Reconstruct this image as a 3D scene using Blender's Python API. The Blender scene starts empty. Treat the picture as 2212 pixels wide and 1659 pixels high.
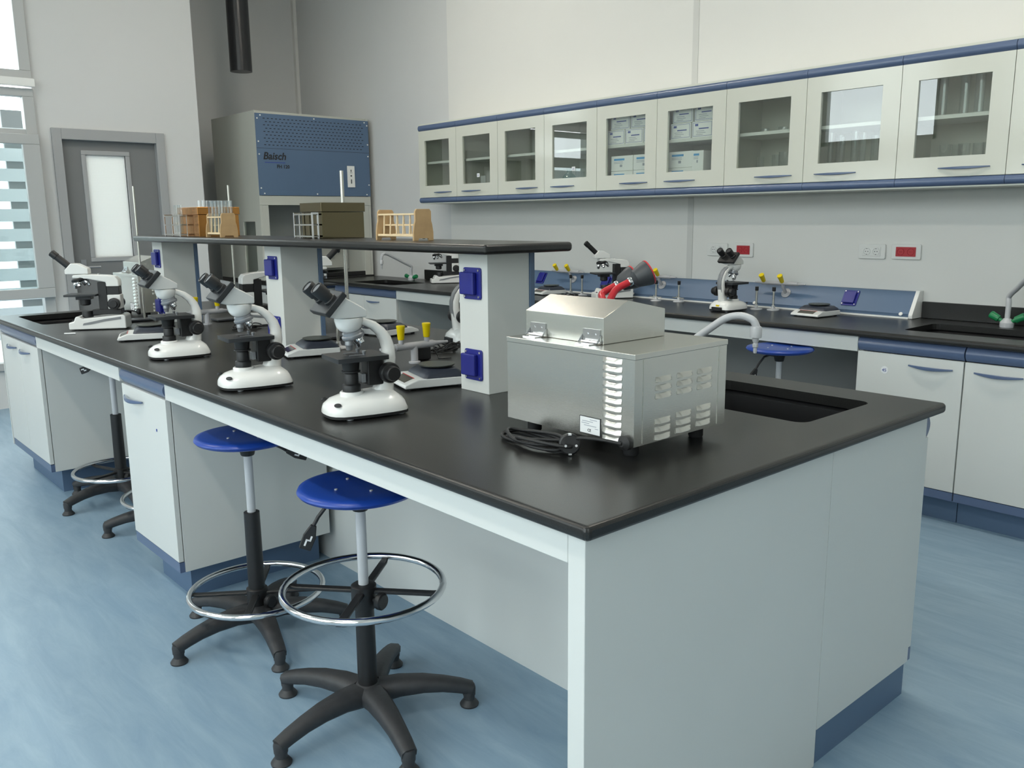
import bpy, bmesh, math, random
from mathutils import Vector, Matrix
random.seed(7)
PI = math.pi
SC = bpy.context.scene
COL = SC.collection

# ------------------------------------------------------------------ materials
MATS = {}
def mat(name, col, rough=0.5, metal=0.0, spec=0.5, coat=0.0, noise=None, bump=None, aniso=0.0, emit=None):
    """procedural principled material; noise=(scale, amount), bump=(scale, strength, stretch)"""
    m = bpy.data.materials.new(name); m.use_nodes = True
    nt = m.node_tree; b = nt.nodes['Principled BSDF']
    b.inputs['Base Color'].default_value = (*col, 1)
    b.inputs['Roughness'].default_value = rough
    b.inputs['Metallic'].default_value = metal
    b.inputs['Specular IOR Level'].default_value = spec
    b.inputs['Coat Weight'].default_value = coat
    b.inputs['Coat Roughness'].default_value = 0.1
    if aniso: b.inputs['Anisotropic'].default_value = aniso
    tc = nt.nodes.new('ShaderNodeTexCoord')
    if noise:
        n = nt.nodes.new('ShaderNodeTexNoise'); n.inputs['Scale'].default_value = noise[0]
        n.inputs['Detail'].default_value = 3
        nt.links.new(tc.outputs['Object'], n.inputs['Vector'])
        r = nt.nodes.new('ShaderNodeMapRange')
        r.inputs['From Min'].default_value = 0.3; r.inputs['From Max'].default_value = 0.7
        r.inputs['To Min'].default_value = 1 - noise[1]; r.inputs['To Max'].default_value = 1 + noise[1]
        nt.links.new(n.outputs['Fac'], r.inputs['Value'])
        x = nt.nodes.new('ShaderNodeVectorMath'); x.operation = 'SCALE'
        x.inputs[0].default_value = col
        nt.links.new(r.outputs['Result'], x.inputs['Scale'])
        nt.links.new(x.outputs['Vector'], b.inputs['Base Color'])
    if bump:
        mp = nt.nodes.new('ShaderNodeMapping'); mp.inputs['Scale'].default_value = bump[2]
        nt.links.new(tc.outputs['Object'], mp.inputs['Vector'])
        n = nt.nodes.new('ShaderNodeTexNoise'); n.inputs['Scale'].default_value = bump[0]
        n.inputs['Detail'].default_value = 2
        nt.links.new(mp.outputs['Vector'], n.inputs['Vector'])
        bp = nt.nodes.new('ShaderNodeBump'); bp.inputs['Strength'].default_value = bump[1]
        bp.inputs['Distance'].default_value = 0.002
        nt.links.new(n.outputs['Fac'], bp.inputs['Height'])
        nt.links.new(bp.outputs['Normal'], b.inputs['Normal'])
    if emit:
        b.inputs['Emission Color'].default_value = (*emit[:3], 1); b.inputs['Emission Strength'].default_value = emit[3]
    MATS[name] = m
    return m

def glass_mat(name, tint, gloss=0.06, rough=0.0, fres=1.45):
    """thin glass: transparent with a fresnel mirror on top"""
    m = bpy.data.materials.new(name); m.use_nodes = True
    nt = m.node_tree; nt.nodes.clear()
    o = nt.nodes.new('ShaderNodeOutputMaterial'); t = nt.nodes.new('ShaderNodeBsdfTransparent')
    t.inputs['Color'].default_value = (*tint, 1)
    g = nt.nodes.new('ShaderNodeBsdfGlossy'); g.inputs['Roughness'].default_value = rough
    f = nt.nodes.new('ShaderNodeFresnel'); f.inputs['IOR'].default_value = fres
    a = nt.nodes.new('ShaderNodeMath'); a.operation = 'ADD'; a.inputs[1].default_value = gloss; a.use_clamp = True
    x = nt.nodes.new('ShaderNodeMixShader')
    ge = nt.nodes.new('ShaderNodeNewGeometry'); iv = nt.nodes.new('ShaderNodeMath'); iv.operation = 'SUBTRACT'; iv.inputs[0].default_value = 1
    mu = nt.nodes.new('ShaderNodeMath'); mu.operation = 'MULTIPLY'
    nt.links.new(ge.outputs['Backfacing'], iv.inputs[1]); nt.links.new(a.outputs[0], mu.inputs[0]); nt.links.new(iv.outputs[0], mu.inputs[1])
    nt.links.new(f.outputs[0], a.inputs[0]); nt.links.new(mu.outputs[0], x.inputs[0])
    nt.links.new(t.outputs[0], x.inputs[1]); nt.links.new(g.outputs[0], x.inputs[2])
    nt.links.new(x.outputs[0], o.inputs[0])
    MATS[name] = m
    return m

mat('wall_paint', (0.725, 0.72, 0.695), 0.9, noise=(1.2, 0.015), bump=(160, 0.15, (1, 1, 1)))
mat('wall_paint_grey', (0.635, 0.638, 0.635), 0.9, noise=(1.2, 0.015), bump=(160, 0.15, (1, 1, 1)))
mat('joint_paint', (0.60, 0.60, 0.58), 0.9)
mat('ceiling_paint', (0.86, 0.86, 0.84), 0.95)
mat('laminate', (0.63, 0.645, 0.625), 0.38, noise=(3, 0.01))
mat('cream_enamel', (0.61, 0.615, 0.545), 0.25, spec=0.5, coat=0.6, noise=(2, 0.01))
mat('blue_trim', (0.095, 0.135, 0.235), 0.28, coat=0.2)
mat('blue_panel', (0.092, 0.148, 0.24), 0.42, noise=(5, 0.03))
mat('bench_black', (0.014, 0.014, 0.0135), 0.30, spec=0.45, noise=(240, 0.25), bump=(420, 0.10, (1, 1, 1)))
mat('basin_black', (0.01, 0.01, 0.011), 0.45)
mat('blue_plastic', (0.012, 0.055, 0.33), 0.32, spec=0.5)
mat('socket_blue', (0.012, 0.017, 0.21), 0.35)
mat('black_plastic', (0.011, 0.011, 0.012), 0.46, noise=(30, 0.08))
mat('base_plastic', (0.032, 0.033, 0.036), 0.55, noise=(40, 0.15), bump=(90, 0.2, (1, 1, 1)))
mat('black_rubber', (0.012, 0.012, 0.013), 0.6)
mat('dark_grey', (0.055, 0.06, 0.068), 0.45)
mat('grey_metal', (0.33, 0.34, 0.36), 0.35, metal=0.6)
mat('chrome', (0.75, 0.75, 0.76), 0.12, metal=1.0)
mat('rod_steel', (0.62, 0.60, 0.55), 0.25, metal=1.0)
mat('steel', (0.66, 0.65, 0.61), 0.25, metal=1.0, bump=(60, 0.06, (1, 1, 30)), noise=(4, 0.02))
mat('steel_mirror', (0.52, 0.51, 0.47), 0.12, metal=1.0)
mat('brass_steel', (0.16, 0.132, 0.078), 0.08, metal=1.0)
mat('copper_steel', (0.52, 0.24, 0.07), 0.2, metal=1.0)
mat('scope_white', (0.80, 0.80, 0.78), 0.22, coat=0.2)
mat('scope_grey', (0.22, 0.23, 0.245), 0.4)
mat('plate_dark', (0.018, 0.020, 0.023), 0.45)
mat('lens', (0.03, 0.03, 0.035), 0.35)
mat('balance_white', (0.70, 0.71, 0.70), 0.35)
mat('balance_slate', (0.03, 0.036, 0.052), 0.4)
mat('pan_green', (0.055, 0.06, 0.05), 0.35, metal=0.3)
mat('display', (0.05, 0.045, 0.03), 0.15)
mat('red_mark', (0.5, 0.03, 0.04), 0.4)
mat('yellow', (0.80, 0.60, 0.0), 0.4)
mat('pipe_grey', (0.40, 0.40, 0.42), 0.4)
mat('tap_grey', (0.50, 0.51, 0.53), 0.35)
mat('green_knob', (0.01, 0.20, 0.07), 0.35)
mat('red_hose', (0.55, 0.018, 0.03), 0.35)
mat('wood_light', (0.75, 0.58, 0.36), 0.55, noise=(25, 0.06))
mat('plywood', (0.47, 0.31, 0.155), 0.6, noise=(30, 0.07))
mat('door_grey', (0.185, 0.188, 0.192), 0.45)
mat('frame_grey', (0.36, 0.365, 0.37), 0.45)
mat('window_frame', (0.45, 0.46, 0.46), 0.4)
mat('socket_white', (0.72, 0.72, 0.70), 0.3)
mat('socket_red', (0.42, 0.02, 0.03), 0.35)
mat('hood_cream', (0.50, 0.505, 0.455), 0.45, noise=(3, 0.01))
mat('shaded_panel', (0.30, 0.30, 0.29), 0.5)  # kneehole back panel: shade under the bench put into its colour
mat('hood_inside', (0.36, 0.37, 0.35), 0.5)
mat('shadow_black', (0.008, 0.008, 0.009), 0.7)
mat('pvc_black', (0.02, 0.02, 0.022), 0.3)
mat('paper_white', (0.76, 0.77, 0.78), 0.6)
mat('print_blue', (0.03, 0.06, 0.30), 0.6)
mat('print_cyan', (0.03, 0.28, 0.62), 0.5)
mat('print_grey', (0.28, 0.30, 0.36), 0.6)
mat('print_black', (0.015, 0.015, 0.018), 0.5)
mat('cabinet_inside', (0.64, 0.645, 0.58), 0.5)
mat('outside_white', (0.85, 0.86, 0.87), 0.6)
mat('outside_grey', (0.30, 0.31, 0.31), 0.7)
mat('hedge', (0.06, 0.11, 0.035), 0.9, noise=(3, 0.4))
mat('fill_glow', (0.9, 0.9, 0.88), 0.5, emit=(1.0, 0.93, 0.81, 21.0))  # glow of the added fill lamps overhead
mat('stone', (0.40, 0.40, 0.385), 0.9)
glass_mat('pane', (0.92, 0.945, 0.92), 0.12)
glass_mat('window_glass', (0.93, 0.97, 0.97), 0.03)
glass_mat('glassware', (0.965, 0.975, 0.975), 0.13, 0.03)
glass_mat('glass_green', (0.35, 0.62, 0.48), 0.08, 0.03)
# frosted wired glass of the door: lets daylight from the corridor through
m = bpy.data.materials.new('frosted'); m.use_nodes = True; MATS['frosted'] = m
b = m.node_tree.nodes['Principled BSDF']
b.inputs['Base Color'].default_value = (0.92, 0.94, 0.92, 1); b.inputs['Roughness'].default_value = 0.6
tr = m.node_tree.nodes.new('ShaderNodeBsdfTranslucent'); tr.inputs['Color'].default_value = (0.95, 0.97, 0.96, 1)
mx = m.node_tree.nodes.new('ShaderNodeMixShader'); mx.inputs[0].default_value = 0.3
m.node_tree.links.new(b.outputs[0], mx.inputs[1]); m.node_tree.links.new(tr.outputs[0], mx.inputs[2])
wv = m.node_tree.nodes.new('ShaderNodeTexBrick'); wv.inputs['Scale'].default_value = 40
wv.inputs['Color1'].default_value = (0.95, 0.97, 0.96, 1); wv.inputs['Color2'].default_value = (0.95, 0.97, 0.96, 1)
wv.inputs['Mortar'].default_value = (0.72, 0.74, 0.73, 1); wv.inputs['Mortar Size'].default_value = 0.03
wv.offset = 0.0; wv.inputs['Brick Width'].default_value = 0.5; wv.inputs['Row Height'].default_value = 0.5
tcf = m.node_tree.nodes.new('ShaderNodeTexCoord'); mpf = m.node_tree.nodes.new('ShaderNodeMapping')
mpf.inputs['Rotation'].default_value = (PI / 2, 0, 0)
m.node_tree.links.new(tcf.outputs['Object'], mpf.inputs['Vector']); m.node_tree.links.new(mpf.outputs['Vector'], wv.inputs['Vector'])
m.node_tree.links.new(wv.outputs['Color'], tr.inputs['Color'])
m.node_tree.links.new(mx.outputs[0], m.node_tree.nodes['Material Output'].inputs[0])
# linoleum: blue marbled, streaks running along the room
m = bpy.data.materials.new('linoleum'); m.use_nodes = True; MATS['linoleum'] = m
nt = m.node_tree; b = nt.nodes['Principled BSDF']; b.inputs['Roughness'].default_value = 0.42
tc = nt.nodes.new('ShaderNodeTexCoord'); mp = nt.nodes.new('ShaderNodeMapping')
mp.inputs['Scale'].default_value = (5.0, 0.9, 1); mp.inputs['Rotation'].default_value = (0, 0, 0.25)
n1 = nt.nodes.new('ShaderNodeTexNoise'); n1.inputs['Scale'].default_value = 3.0; n1.inputs['Detail'].default_value = 8
n1.inputs['Roughness'].default_value = 0.65; n1.inputs['Distortion'].default_value = 0.6
cr = nt.nodes.new('ShaderNodeValToRGB')
cr.color_ramp.elements[0].position = 0.30; cr.color_ramp.elements[0].color = (0.205, 0.315, 0.425, 1)
cr.color_ramp.elements[1].position = 0.68; cr.color_ramp.elements[1].color = (0.295, 0.415, 0.515, 1)
nt.links.new(tc.outputs['Object'], mp.inputs['Vector']); nt.links.new(mp.outputs['Vector'], n1.inputs['Vector'])
nt.links.new(n1.outputs['Fac'], cr.inputs['Fac']); nt.links.new(cr.outputs['Color'], b.inputs['Base Color'])

# ------------------------------------------------------------------ mesh builder
class MB:
    def __init__(self):
        self.v = []; self.f = []; self.mi = []; self.cur = 0; self.T = Matrix.Identity(4)
    def mat(self, i): self.cur = i; return self
    def at(self, M): self.T = M; return self
    def add(self, vs, fs):
        o = len(self.v)
        self.v += [tuple(self.T @ Vector(p)) for p in vs]
        for f in fs: self.f.append(tuple(i + o for i in f)); self.mi.append(self.cur)
        return self
    def box(self, x0, x1, y0, y1, z0, z1):
        vs = [(x, y, z) for x in (x0, x1) for y in (y0, y1) for z in (z0, z1)]
        return self.add(vs, [(0, 1, 3, 2), (4, 6, 7, 5), (0, 4, 5, 1), (2, 3, 7, 6), (0, 2, 6, 4), (1, 5, 7, 3)])
    def loft(self, rings, cap=True, closed=True):
        n = len(rings[0]); vs = [p for r in rings for p in r]; fs = []
        for k in range(len(rings) - 1):
            for i in range(n if closed else n - 1):
                j = (i + 1) % n
                fs.append((k * n + i, k * n + j, (k + 1) * n + j, (k + 1) * n + i))
        if cap:
            fs.append(tuple(range(n - 1, -1, -1))); fs.append(tuple((len(rings) - 1) * n + i for i in range(n)))
        return self.add(vs, fs)
    def cyl(self, p0, p1, r0, r1=None, n=20, cap=True):
        return self.tube([p0, p1], [r0, r0 if r1 is None else r1], n, cap)
    def tube(self, pts, r, n=12, cap=True):
        pts = [Vector(p) for p in pts]; rs = r if isinstance(r, (list, tuple)) else [r] * len(pts)
        rings = []; up = None
        for i, p in enumerate(pts):
            d = (pts[min(i + 1, len(pts) - 1)] - pts[max(i - 1, 0)]).normalized()
            if up is None:
                up = Vector((0, 0, 1)) if abs(d.z) < 0.9 else Vector((1, 0, 0))
            a = d.cross(up)
            if a.length < 1e-6: a = d.orthogonal()
            a.normalize(); b = a.cross(d).normalized(); up = b
            rings.append([tuple(p + (a * math.cos(2 * PI * k / n) + b * math.sin(2 * PI * k / n)) * rs[i]) for k in range(n)])
        return self.loft(rings, cap)
    def ring(self, c, R, r, n=48, k=10):
        c = Vector(c); vs = []; fs = []
        for i in range(n):
            a = 2 * PI * i / n
            for j in range(k):
                b = 2 * PI * j / k
                vs.append((c.x + (R + r * math.cos(b)) * math.cos(a), c.y + (R + r * math.cos(b)) * math.sin(a), c.z + r * math.sin(b)))
        for i in range(n):
            for j in range(k):
                fs.append((i * k + j, ((i + 1) % n) * k + j, ((i + 1) % n) * k + (j + 1) % k, i * k + (j + 1) % k))
        return self.add(vs, fs)
    def lathe(self, prof, M=None, n=28, cap=True):
        """profile of (r, z) turned about z, placed by matrix M"""
        rings = [[(r * math.cos(2 * PI * k / n), r * math.sin(2 * PI * k / n), z) for k in range(n)] for r, z in prof]
        if M is not None:
            rings = [[tuple(M @ Vector(p)) for p in q] for q in rings]
        return self.loft(rings, cap)
    def prism(self, poly, axis, a, b):
        """extrude a 2D polygon along axis (0 x: poly is y,z; 1 y: poly is x,z; 2 z: poly is x,y)"""
        def P(q, t):
            return {0: (t, q[0], q[1]), 1: (q[0], t, q[1]), 2: (q[0], q[1], t)}[axis]
        return self.loft([[P(q, a) for q in poly], [P(q, b) for q in poly]])
    def bar(self, path, sizes, lat=(0, 1, 0), chamfer=0.25):
        """sweep a chamfered rectangle (lateral width, thickness) along a path"""
        pts = [Vector(p) for p in path]; L = Vector(lat).normalized(); rings = []
        for i, p in enumerate(pts):
            d = (pts[min(i + 1, len(pts) - 1)] - pts[max(i - 1, 0)]).normalized()
            nrm = d.cross(L).normalized(); w, t = sizes[i] if isinstance(sizes, list) else sizes
            w /= 2; t /= 2; c = min(w, t) * chamfer * 2
            oc = [(w, t - c), (w - c, t), (-w + c, t), (-w, t - c), (-w, -t + c), (-w + c, -t), (w - c, -t), (w, -t + c)]
            rings.append([tuple(p + L * a + nrm * b) for a, b in oc])
        return self.loft(rings)

def mesh_of(name, mb, mats):
    me = bpy.data.meshes.new(name)
    me.from_pydata(mb.v, [], mb.f)
    for k in mats: me.materials.append(MATS[k])
    for p, i in zip(me.polygons, mb.mi): p.material_index = i
    bm = bmesh.new(); bm.from_mesh(me)
    bmesh.ops.recalc_face_normals(bm, faces=bm.faces[:])
    bm.to_mesh(me); bm.free(); me.update()
    return me

def obj(name, mb, mats, parent=None, bevel=0.0, seg=2, smooth=38, loc=None, rot=None):
    mats = [mats] if isinstance(mats, str) else list(mats)
    me = mesh_of(name, mb, mats)
    me.shade_smooth(); me.set_sharp_from_angle(angle=math.radians(smooth))
    o = bpy.data.objects.new(name, me); COL.objects.link(o)
    if parent is not None: o.parent = parent
    if loc: o.location = loc
    if rot: o.rotation_euler = rot
    if bevel:
        md = o.modifiers.new('edge', 'BEVEL'); md.width = bevel; md.segments = seg
        md.limit_method = 'ANGLE'; md.angle_limit = math.radians(40); md.harden_normals = True
    return o

def tag(o, label, cat, group=None, kind=None):
    o['label'] = label; o['category'] = cat
    if group: o['group'] = group
    if kind: o['kind'] = kind
    return o
def thing(name, label, cat, loc=(0, 0, 0), rz=0.0, group=None):
    o = bpy.data.objects.new(name, None); o.empty_display_size = 0.05; COL.objects.link(o)
    o.location = loc; o.rotation_euler = (0, 0, rz)
    return tag(o, label, cat, group)
def struct(name, mb, mats, bevel=0.0, label=None, cat=None):
    o = obj(name, mb, mats, bevel=bevel); o['kind'] = 'structure'
    if label: o['label'] = label; o['category'] = cat
    return o
def dup(root, loc, rz, label, group=None):
    r = root.copy(); COL.objects.link(r); r.location = loc; r.rotation_euler = (0, 0, rz); r['label'] = label
    if group: r['group'] = group
    for ch in list(root.children):
        c = ch.copy(); COL.objects.link(c); c.parent = r
        for g in list(ch.children):
            d = g.copy(); COL.objects.link(d); d.parent = c
    return r
def text_mesh(name, s, size, material, parent, M, depth=0.0006, shear=0.0, offset=0.0, align='LEFT'):
    cu = bpy.data.curves.new(name, 'FONT'); cu.body = s; cu.size = size; cu.extrude = depth
    cu.shear = shear; cu.offset = offset; cu.align_x = align; cu.resolution_u = 3
    t = bpy.data.objects.new('lettering_source', cu); COL.objects.link(t)
    bpy.context.view_layer.update()
    me = bpy.data.meshes.new_from_object(t.evaluated_get(bpy.context.evaluated_depsgraph_get()))
    bpy.data.objects.remove(t, do_unlink=True); bpy.data.curves.remove(cu)
    me.transform(M); me.materials.clear(); me.materials.append(MATS[material])
    o = bpy.data.objects.new(name, me); COL.objects.link(o); o.parent = parent
    return o
def cut(o, boxes, corner=0.0):
    """boolean-cut rectangular holes (rounded in plan) out of o, baked into its mesh"""
    cutters = []
    for (x0, x1, y0, y1, z0, z1) in boxes:
        r = corner; poly = []
        for cx_, cy_, a0 in ((x1 - r, y1 - r, 0), (x0 + r, y1 - r, 90), (x0 + r, y0 + r, 180), (x1 - r, y0 + r, 270)):
            if r:
                for k in range(6):
                    a = math.radians(a0 + 18 * k); poly.append((cx_ + r * math.cos(a), cy_ + r * math.sin(a)))
            else: poly.append((cx_, cy_))
        c = obj('cutter', MB().prism(poly, 2, z0, z1), 'shadow_black'); cutters.append(c)
        md = o.modifiers.new('hole', 'BOOLEAN'); md.object = c; md.operation = 'DIFFERENCE'; md.solver = 'EXACT'
    bpy.context.view_layer.update()
    me = bpy.data.meshes.new_from_object(o.evaluated_get(bpy.context.evaluated_depsgraph_get()))
    o.modifiers.clear()
    o.data = me
    for c in cutters: bpy.data.objects.remove(c, do_unlink=True)
    return o
def rrect(x0, x1, y0, y1, r, k=5):
    out = []
    for cx_, cy_, a0 in ((x1 - r, y1 - r, 0), (x0 + r, y1 - r, 90), (x0 + r, y0 + r, 180), (x1 - r, y0 + r, 270)):
        for i in range(k + 1):
            a = math.radians(a0 + 90 * i / k); out.append((cx_ + r * math.cos(a), cy_ + r * math.sin(a)))
    return out
def arc_pts(c, r, a0, a1, n, plane='xz'):
    out = []
    for i in range(n + 1):
        a = math.radians(a0 + (a1 - a0) * i / n)
        p = (r * math.cos(a), r * math.sin(a))
        out.append((c[0] + p[0], c[1], c[2] + p[1]) if plane == 'xz' else (c[0], c[1] + p[0], c[2] + p[1]) if plane == 'yz' else (c[0] + p[0], c[1] + p[1], c[2]))
    return out
def RZ(a): return Matrix.Rotation(a, 4, 'Z')
def TR(*p): return Matrix.Translation(Vector(p))
def face_to(d, up=(0, 0, 1)):
    """matrix turning local +z onto direction d"""
    return Vector(d).to_track_quat('Z', 'Y').to_matrix().to_4x4()
ORD = ['first', 'second', 'third', 'fourth', 'fifth', 'sixth', 'seventh', 'eighth', 'ninth', 'tenth']
# ================================================================== ROOM
XW, YB, XL, YN, ZC, YD = 3.73, 7.90, -3.40, -3.60, 4.25, 6.60
struct('floor', MB().box(XL - .2, XW + .2, YN - .2, YB + .2, -0.12, 0), 'linoleum')
struct('ceiling', MB().box(XL - .2, XW + .2, YN - .2, YB + .2, ZC, ZC + .12), 'ceiling_paint')
struct('wall_right', MB().box(XW, XW + .2, YN, 5.22, 0, ZC), 'wall_paint')
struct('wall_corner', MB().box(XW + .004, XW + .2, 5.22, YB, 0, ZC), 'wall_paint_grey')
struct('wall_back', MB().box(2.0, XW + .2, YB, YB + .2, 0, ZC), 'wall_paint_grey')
struct('wall_near', MB().box(XL - .2, XW + .2, YN - .2, YN, 0, ZC), 'wall_paint')
DX0, DX1, DZ = 0.889, 1.756, 2.155
w = MB()
w.box(0.79, DX0 + .03, YD, YD + .2, 0, ZC).box(DX1 - .03, 2.07, YD, YD + .2, 0, ZC).box(DX0 + .03, DX1 - .03, YD, YD + .2, DZ - .03, ZC)
w.box(1.87, 2.07, YD + .2, YB, 0, ZC)
w.box(XL, 0.79, YD, YD + .2, 3.97, ZC).box(XL, -.25, YD, YD + .2, 0, 3.97).box(-.25, 0.79, YD, YD + .2, 0, 0.30)
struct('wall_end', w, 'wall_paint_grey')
w = MB()
ZS0, ZS1, ZT0, ZT1 = 0.9, 2.10, 2.34, 3.95
WIN = [(-3.2, -0.3), (0.1, 3.0), (3.78, 5.34)]
ys = [YN] + [v for q in WIN for v in q] + [YD + .2]
for k in range(0, len(ys), 2): w.box(XL - .2, XL, ys[k], ys[k + 1], 0, ZC)
for (a, b_) in WIN:
    w.box(XL - .2, XL, a, b_, 0, ZS0).box(XL - .2, XL, a, b_, ZS1, ZT0).box(XL - .2, XL, a, b_, ZT1, ZC)
struct('wall_left', w, 'wall_paint')
struct('trim_1', MB().box(XW - .004, XW + .01, 2.585, 2.63, 0, ZC), 'joint_paint')
struct('trim_2', MB().box(XW - .03, XW + .01, YB - .05, YB + .01, 0, ZC), 'wall_paint')

def window_frame(o_name, x0, x1, z0, z1, y, muls, rails, glass_y):
    m = MB(); t = .06
    m.box(x0, x1, y, y + .09, z0, z0 + t).box(x0, x1, y, y + .09, z1 - t, z1)
    m.box(x0, x0 + t, y, y + .09, z0 + t, z1 - t).box(x1 - t * 1.3, x1, y, y + .09, z0 + t, z1 - t)
    for a in muls: m.box(a - .03, a + .03, y + .01, y + .08, z0 + t, z1 - t)
    for a in rails: m.box(x0 + t, x1 - t, y + .01, y + .08, a - .03, a + .03)
    return m
# end wall windows, left of the door: a low one with an opened-in casement, a high one above it
f = struct('window_1', window_frame('w', -.25, 0.79, 0.30, 2.43, YD - .03, (), (2.10,), 0), 'window_frame', bevel=.004)
obj('window_pane', MB().box(-.19, 0.72, YD + .012, YD + .018, 0.36, 2.37), 'window_glass', f)
f = struct('window_2', window_frame('w', -.25, 0.79, 2.50, 3.97, YD - .03, (0.55,), (3.2,), 0), 'window_frame', bevel=.004)
obj('window_pane', MB().box(-.19, 0.72, YD + .012, YD + .018, 2.56, 3.91), 'window_glass', f)
obj('window_sill', MB().box(-.26, 0.80, YD - .07, YD - .02, 2.44, 2.50), 'scope_white', f, bevel=.004)
m_ = MB(); cx0, cx1, cz0, cz1 = -.24, .785, .85, 2.09; t = .075
m_.box(cx0, cx1, YD - .085, YD - .035, cz0, cz0 + t).box(cx0, cx1, YD - .085, YD - .035, cz1 - t, cz1)
m_.box(cx0, cx0 + t, YD - .085, YD - .035, cz0 + t, cz1 - t).box(cx1 - .12, cx1, YD - .085, YD - .035, cz0 + t, cz1 - t)
c_ = struct('window_3', m_, 'window_frame', bevel=.005)
obj('window_pane', MB().box(cx0 + t, cx1 - .12, YD - .063, YD - .057, cz0 + t, cz1 - t), 'window_glass', c_)
k = 3
for (a, b_) in WIN:
    for (z0, z1) in ((ZS0, ZS1), (ZT0, ZT1)):
        k += 1; m = MB(); t = .06
        m.box(XL - .14, XL - .05, a, b_, z0, z0 + t).box(XL - .14, XL - .05, a, b_, z1 - t, z1)
        m.box(XL - .14, XL - .05, a, a + t, z0, z1).box(XL - .14, XL - .05, b_ - t, b_, z0, z1)
        mid = (a + b_) / 2
        if b_ - a > 2: m.box(XL - .13, XL - .06, mid - .03, mid + .03, z0, z1)
        f = struct('window_%d' % k, m, 'window_frame')
        obj('window_pane', MB().box(XL - .098, XL - .092, a + t, b_ - t, z0 + t, z1 - t), 'window_glass', f)
# door with wired-glass light
d = MB()
d.box(DX0, DX0 + .07, YD - .025, YD + .1, 0, DZ).box(DX1 - .07, DX1, YD - .025, YD + .1, 0, DZ).box(DX0 + .07, DX1 - .07, YD - .025, YD + .1, DZ - .085, DZ)
o = struct('trim_3', d, 'frame_grey', bevel=.004)
GX0, GX1, GZ0, GZ1 = 1.135, 1.44, 1.145, 1.96
d = MB()
d.box(DX0 + .07, GX0, YD + .03, YD + .07, .01, DZ - .085).box(GX1, DX1 - .07, YD + .03, YD + .07, .01, DZ - .085)
d.box(GX0, GX1, YD + .03, YD + .07, .01, GZ0).box(GX0, GX1, YD + .03, YD + .07, GZ1, DZ - .085)
door = struct('door_1', d, 'door_grey')
g = MB(); t = .035
g.box(GX0 - t, GX1 + t, YD + .02, YD + .05, GZ0 - t, GZ0).box(GX0 - t, GX1 + t, YD + .02, YD + .05, GZ1, GZ1 + t)
g.box(GX0 - t, GX0, YD + .02, YD + .05, GZ0, GZ1).box(GX1, GX1 + t, YD + .02, YD + .05, GZ0, GZ1)
obj('glazing_bead', g, 'frame_grey', door, bevel=.004)
obj('door_pane', MB().box(GX0, GX1, YD + .045, YD + .055, GZ0, GZ1), 'frosted', door)
h = MB().box(1.02, 1.06, YD + .022, YD + .03, .95, 1.13).cyl((1.04, YD + .03, 1.07), (1.04, YD - .03, 1.07), .009).tube([(1.035, YD - .03, 1.07), (1.15, YD - .03, 1.07)], .009)
obj('door_handle', h, 'grey_metal', door)
# outside: slatted sun screen and a low grey wall beyond the end window, hedge and paving beyond the left windows
s = thing('sun_screen', 'white slatted sun screen outside the end window, left of the grey door', 'sun screen', (-1.0, 7.35, 0))
for i in range(11): obj('slat', MB().box(-1.1, 1.95, -.012, .012, .45 + i * .165, .45 + i * .165 + .105), 'outside_white', s)
obj('screen_frame', MB().box(-1.1, -1.04, -.05, -.012, 0, 2.35).box(1.72, 1.95, .012, .05, 0, 2.35), 'outside_grey', s)
struct('ground', MB().box(-40, XL - .2, -30, 40, -.4, -.15).box(XL - .2, 40, YB + .2, 40, -.4, -.15), 'stone')
o = obj('hedge', MB().box(-14.2, -12.8, -12, 20, -.15, 1.6), 'hedge'); tag(o, 'clipped green hedge outside the left windows', 'hedge', kind='stuff')

# ------------------------------------------------------------------ black exhaust duct
o = obj('exhaust_duct', MB().lathe([(.094, 2.80), (.10, 2.80), (.10, ZC + .02), (.094, ZC + .02)]).cyl((0, 0, 2.86), (0, 0, 2.87), .094), 'pvc_black', loc=(2.70, 7.05, 0))
tag(o, 'black exhaust duct hanging from above over the fume hood', 'duct')
# unseen lamps added at the ceiling, above the frame, as warm fill
for i, (x, y) in enumerate(((-1.6, .5), (-1.6, 4.2), (1.9, .5), (1.9, 4.2))):
    t_ = thing('fill_lamp', 'unseen long white lamp with glowing diffuser, added at the ceiling as fill', 'lamp', (x, y, ZC - .002), 0, 'added fill lamps')
    obj('fill_lamp_housing', MB().box(-.15, .15, -.75, .75, -.05, 0), 'scope_white', t_)
    obj('fill_lamp_diffuser', MB().box(-.13, .13, -.72, .72, -.065, -.0505), 'fill_glow', t_)

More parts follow.
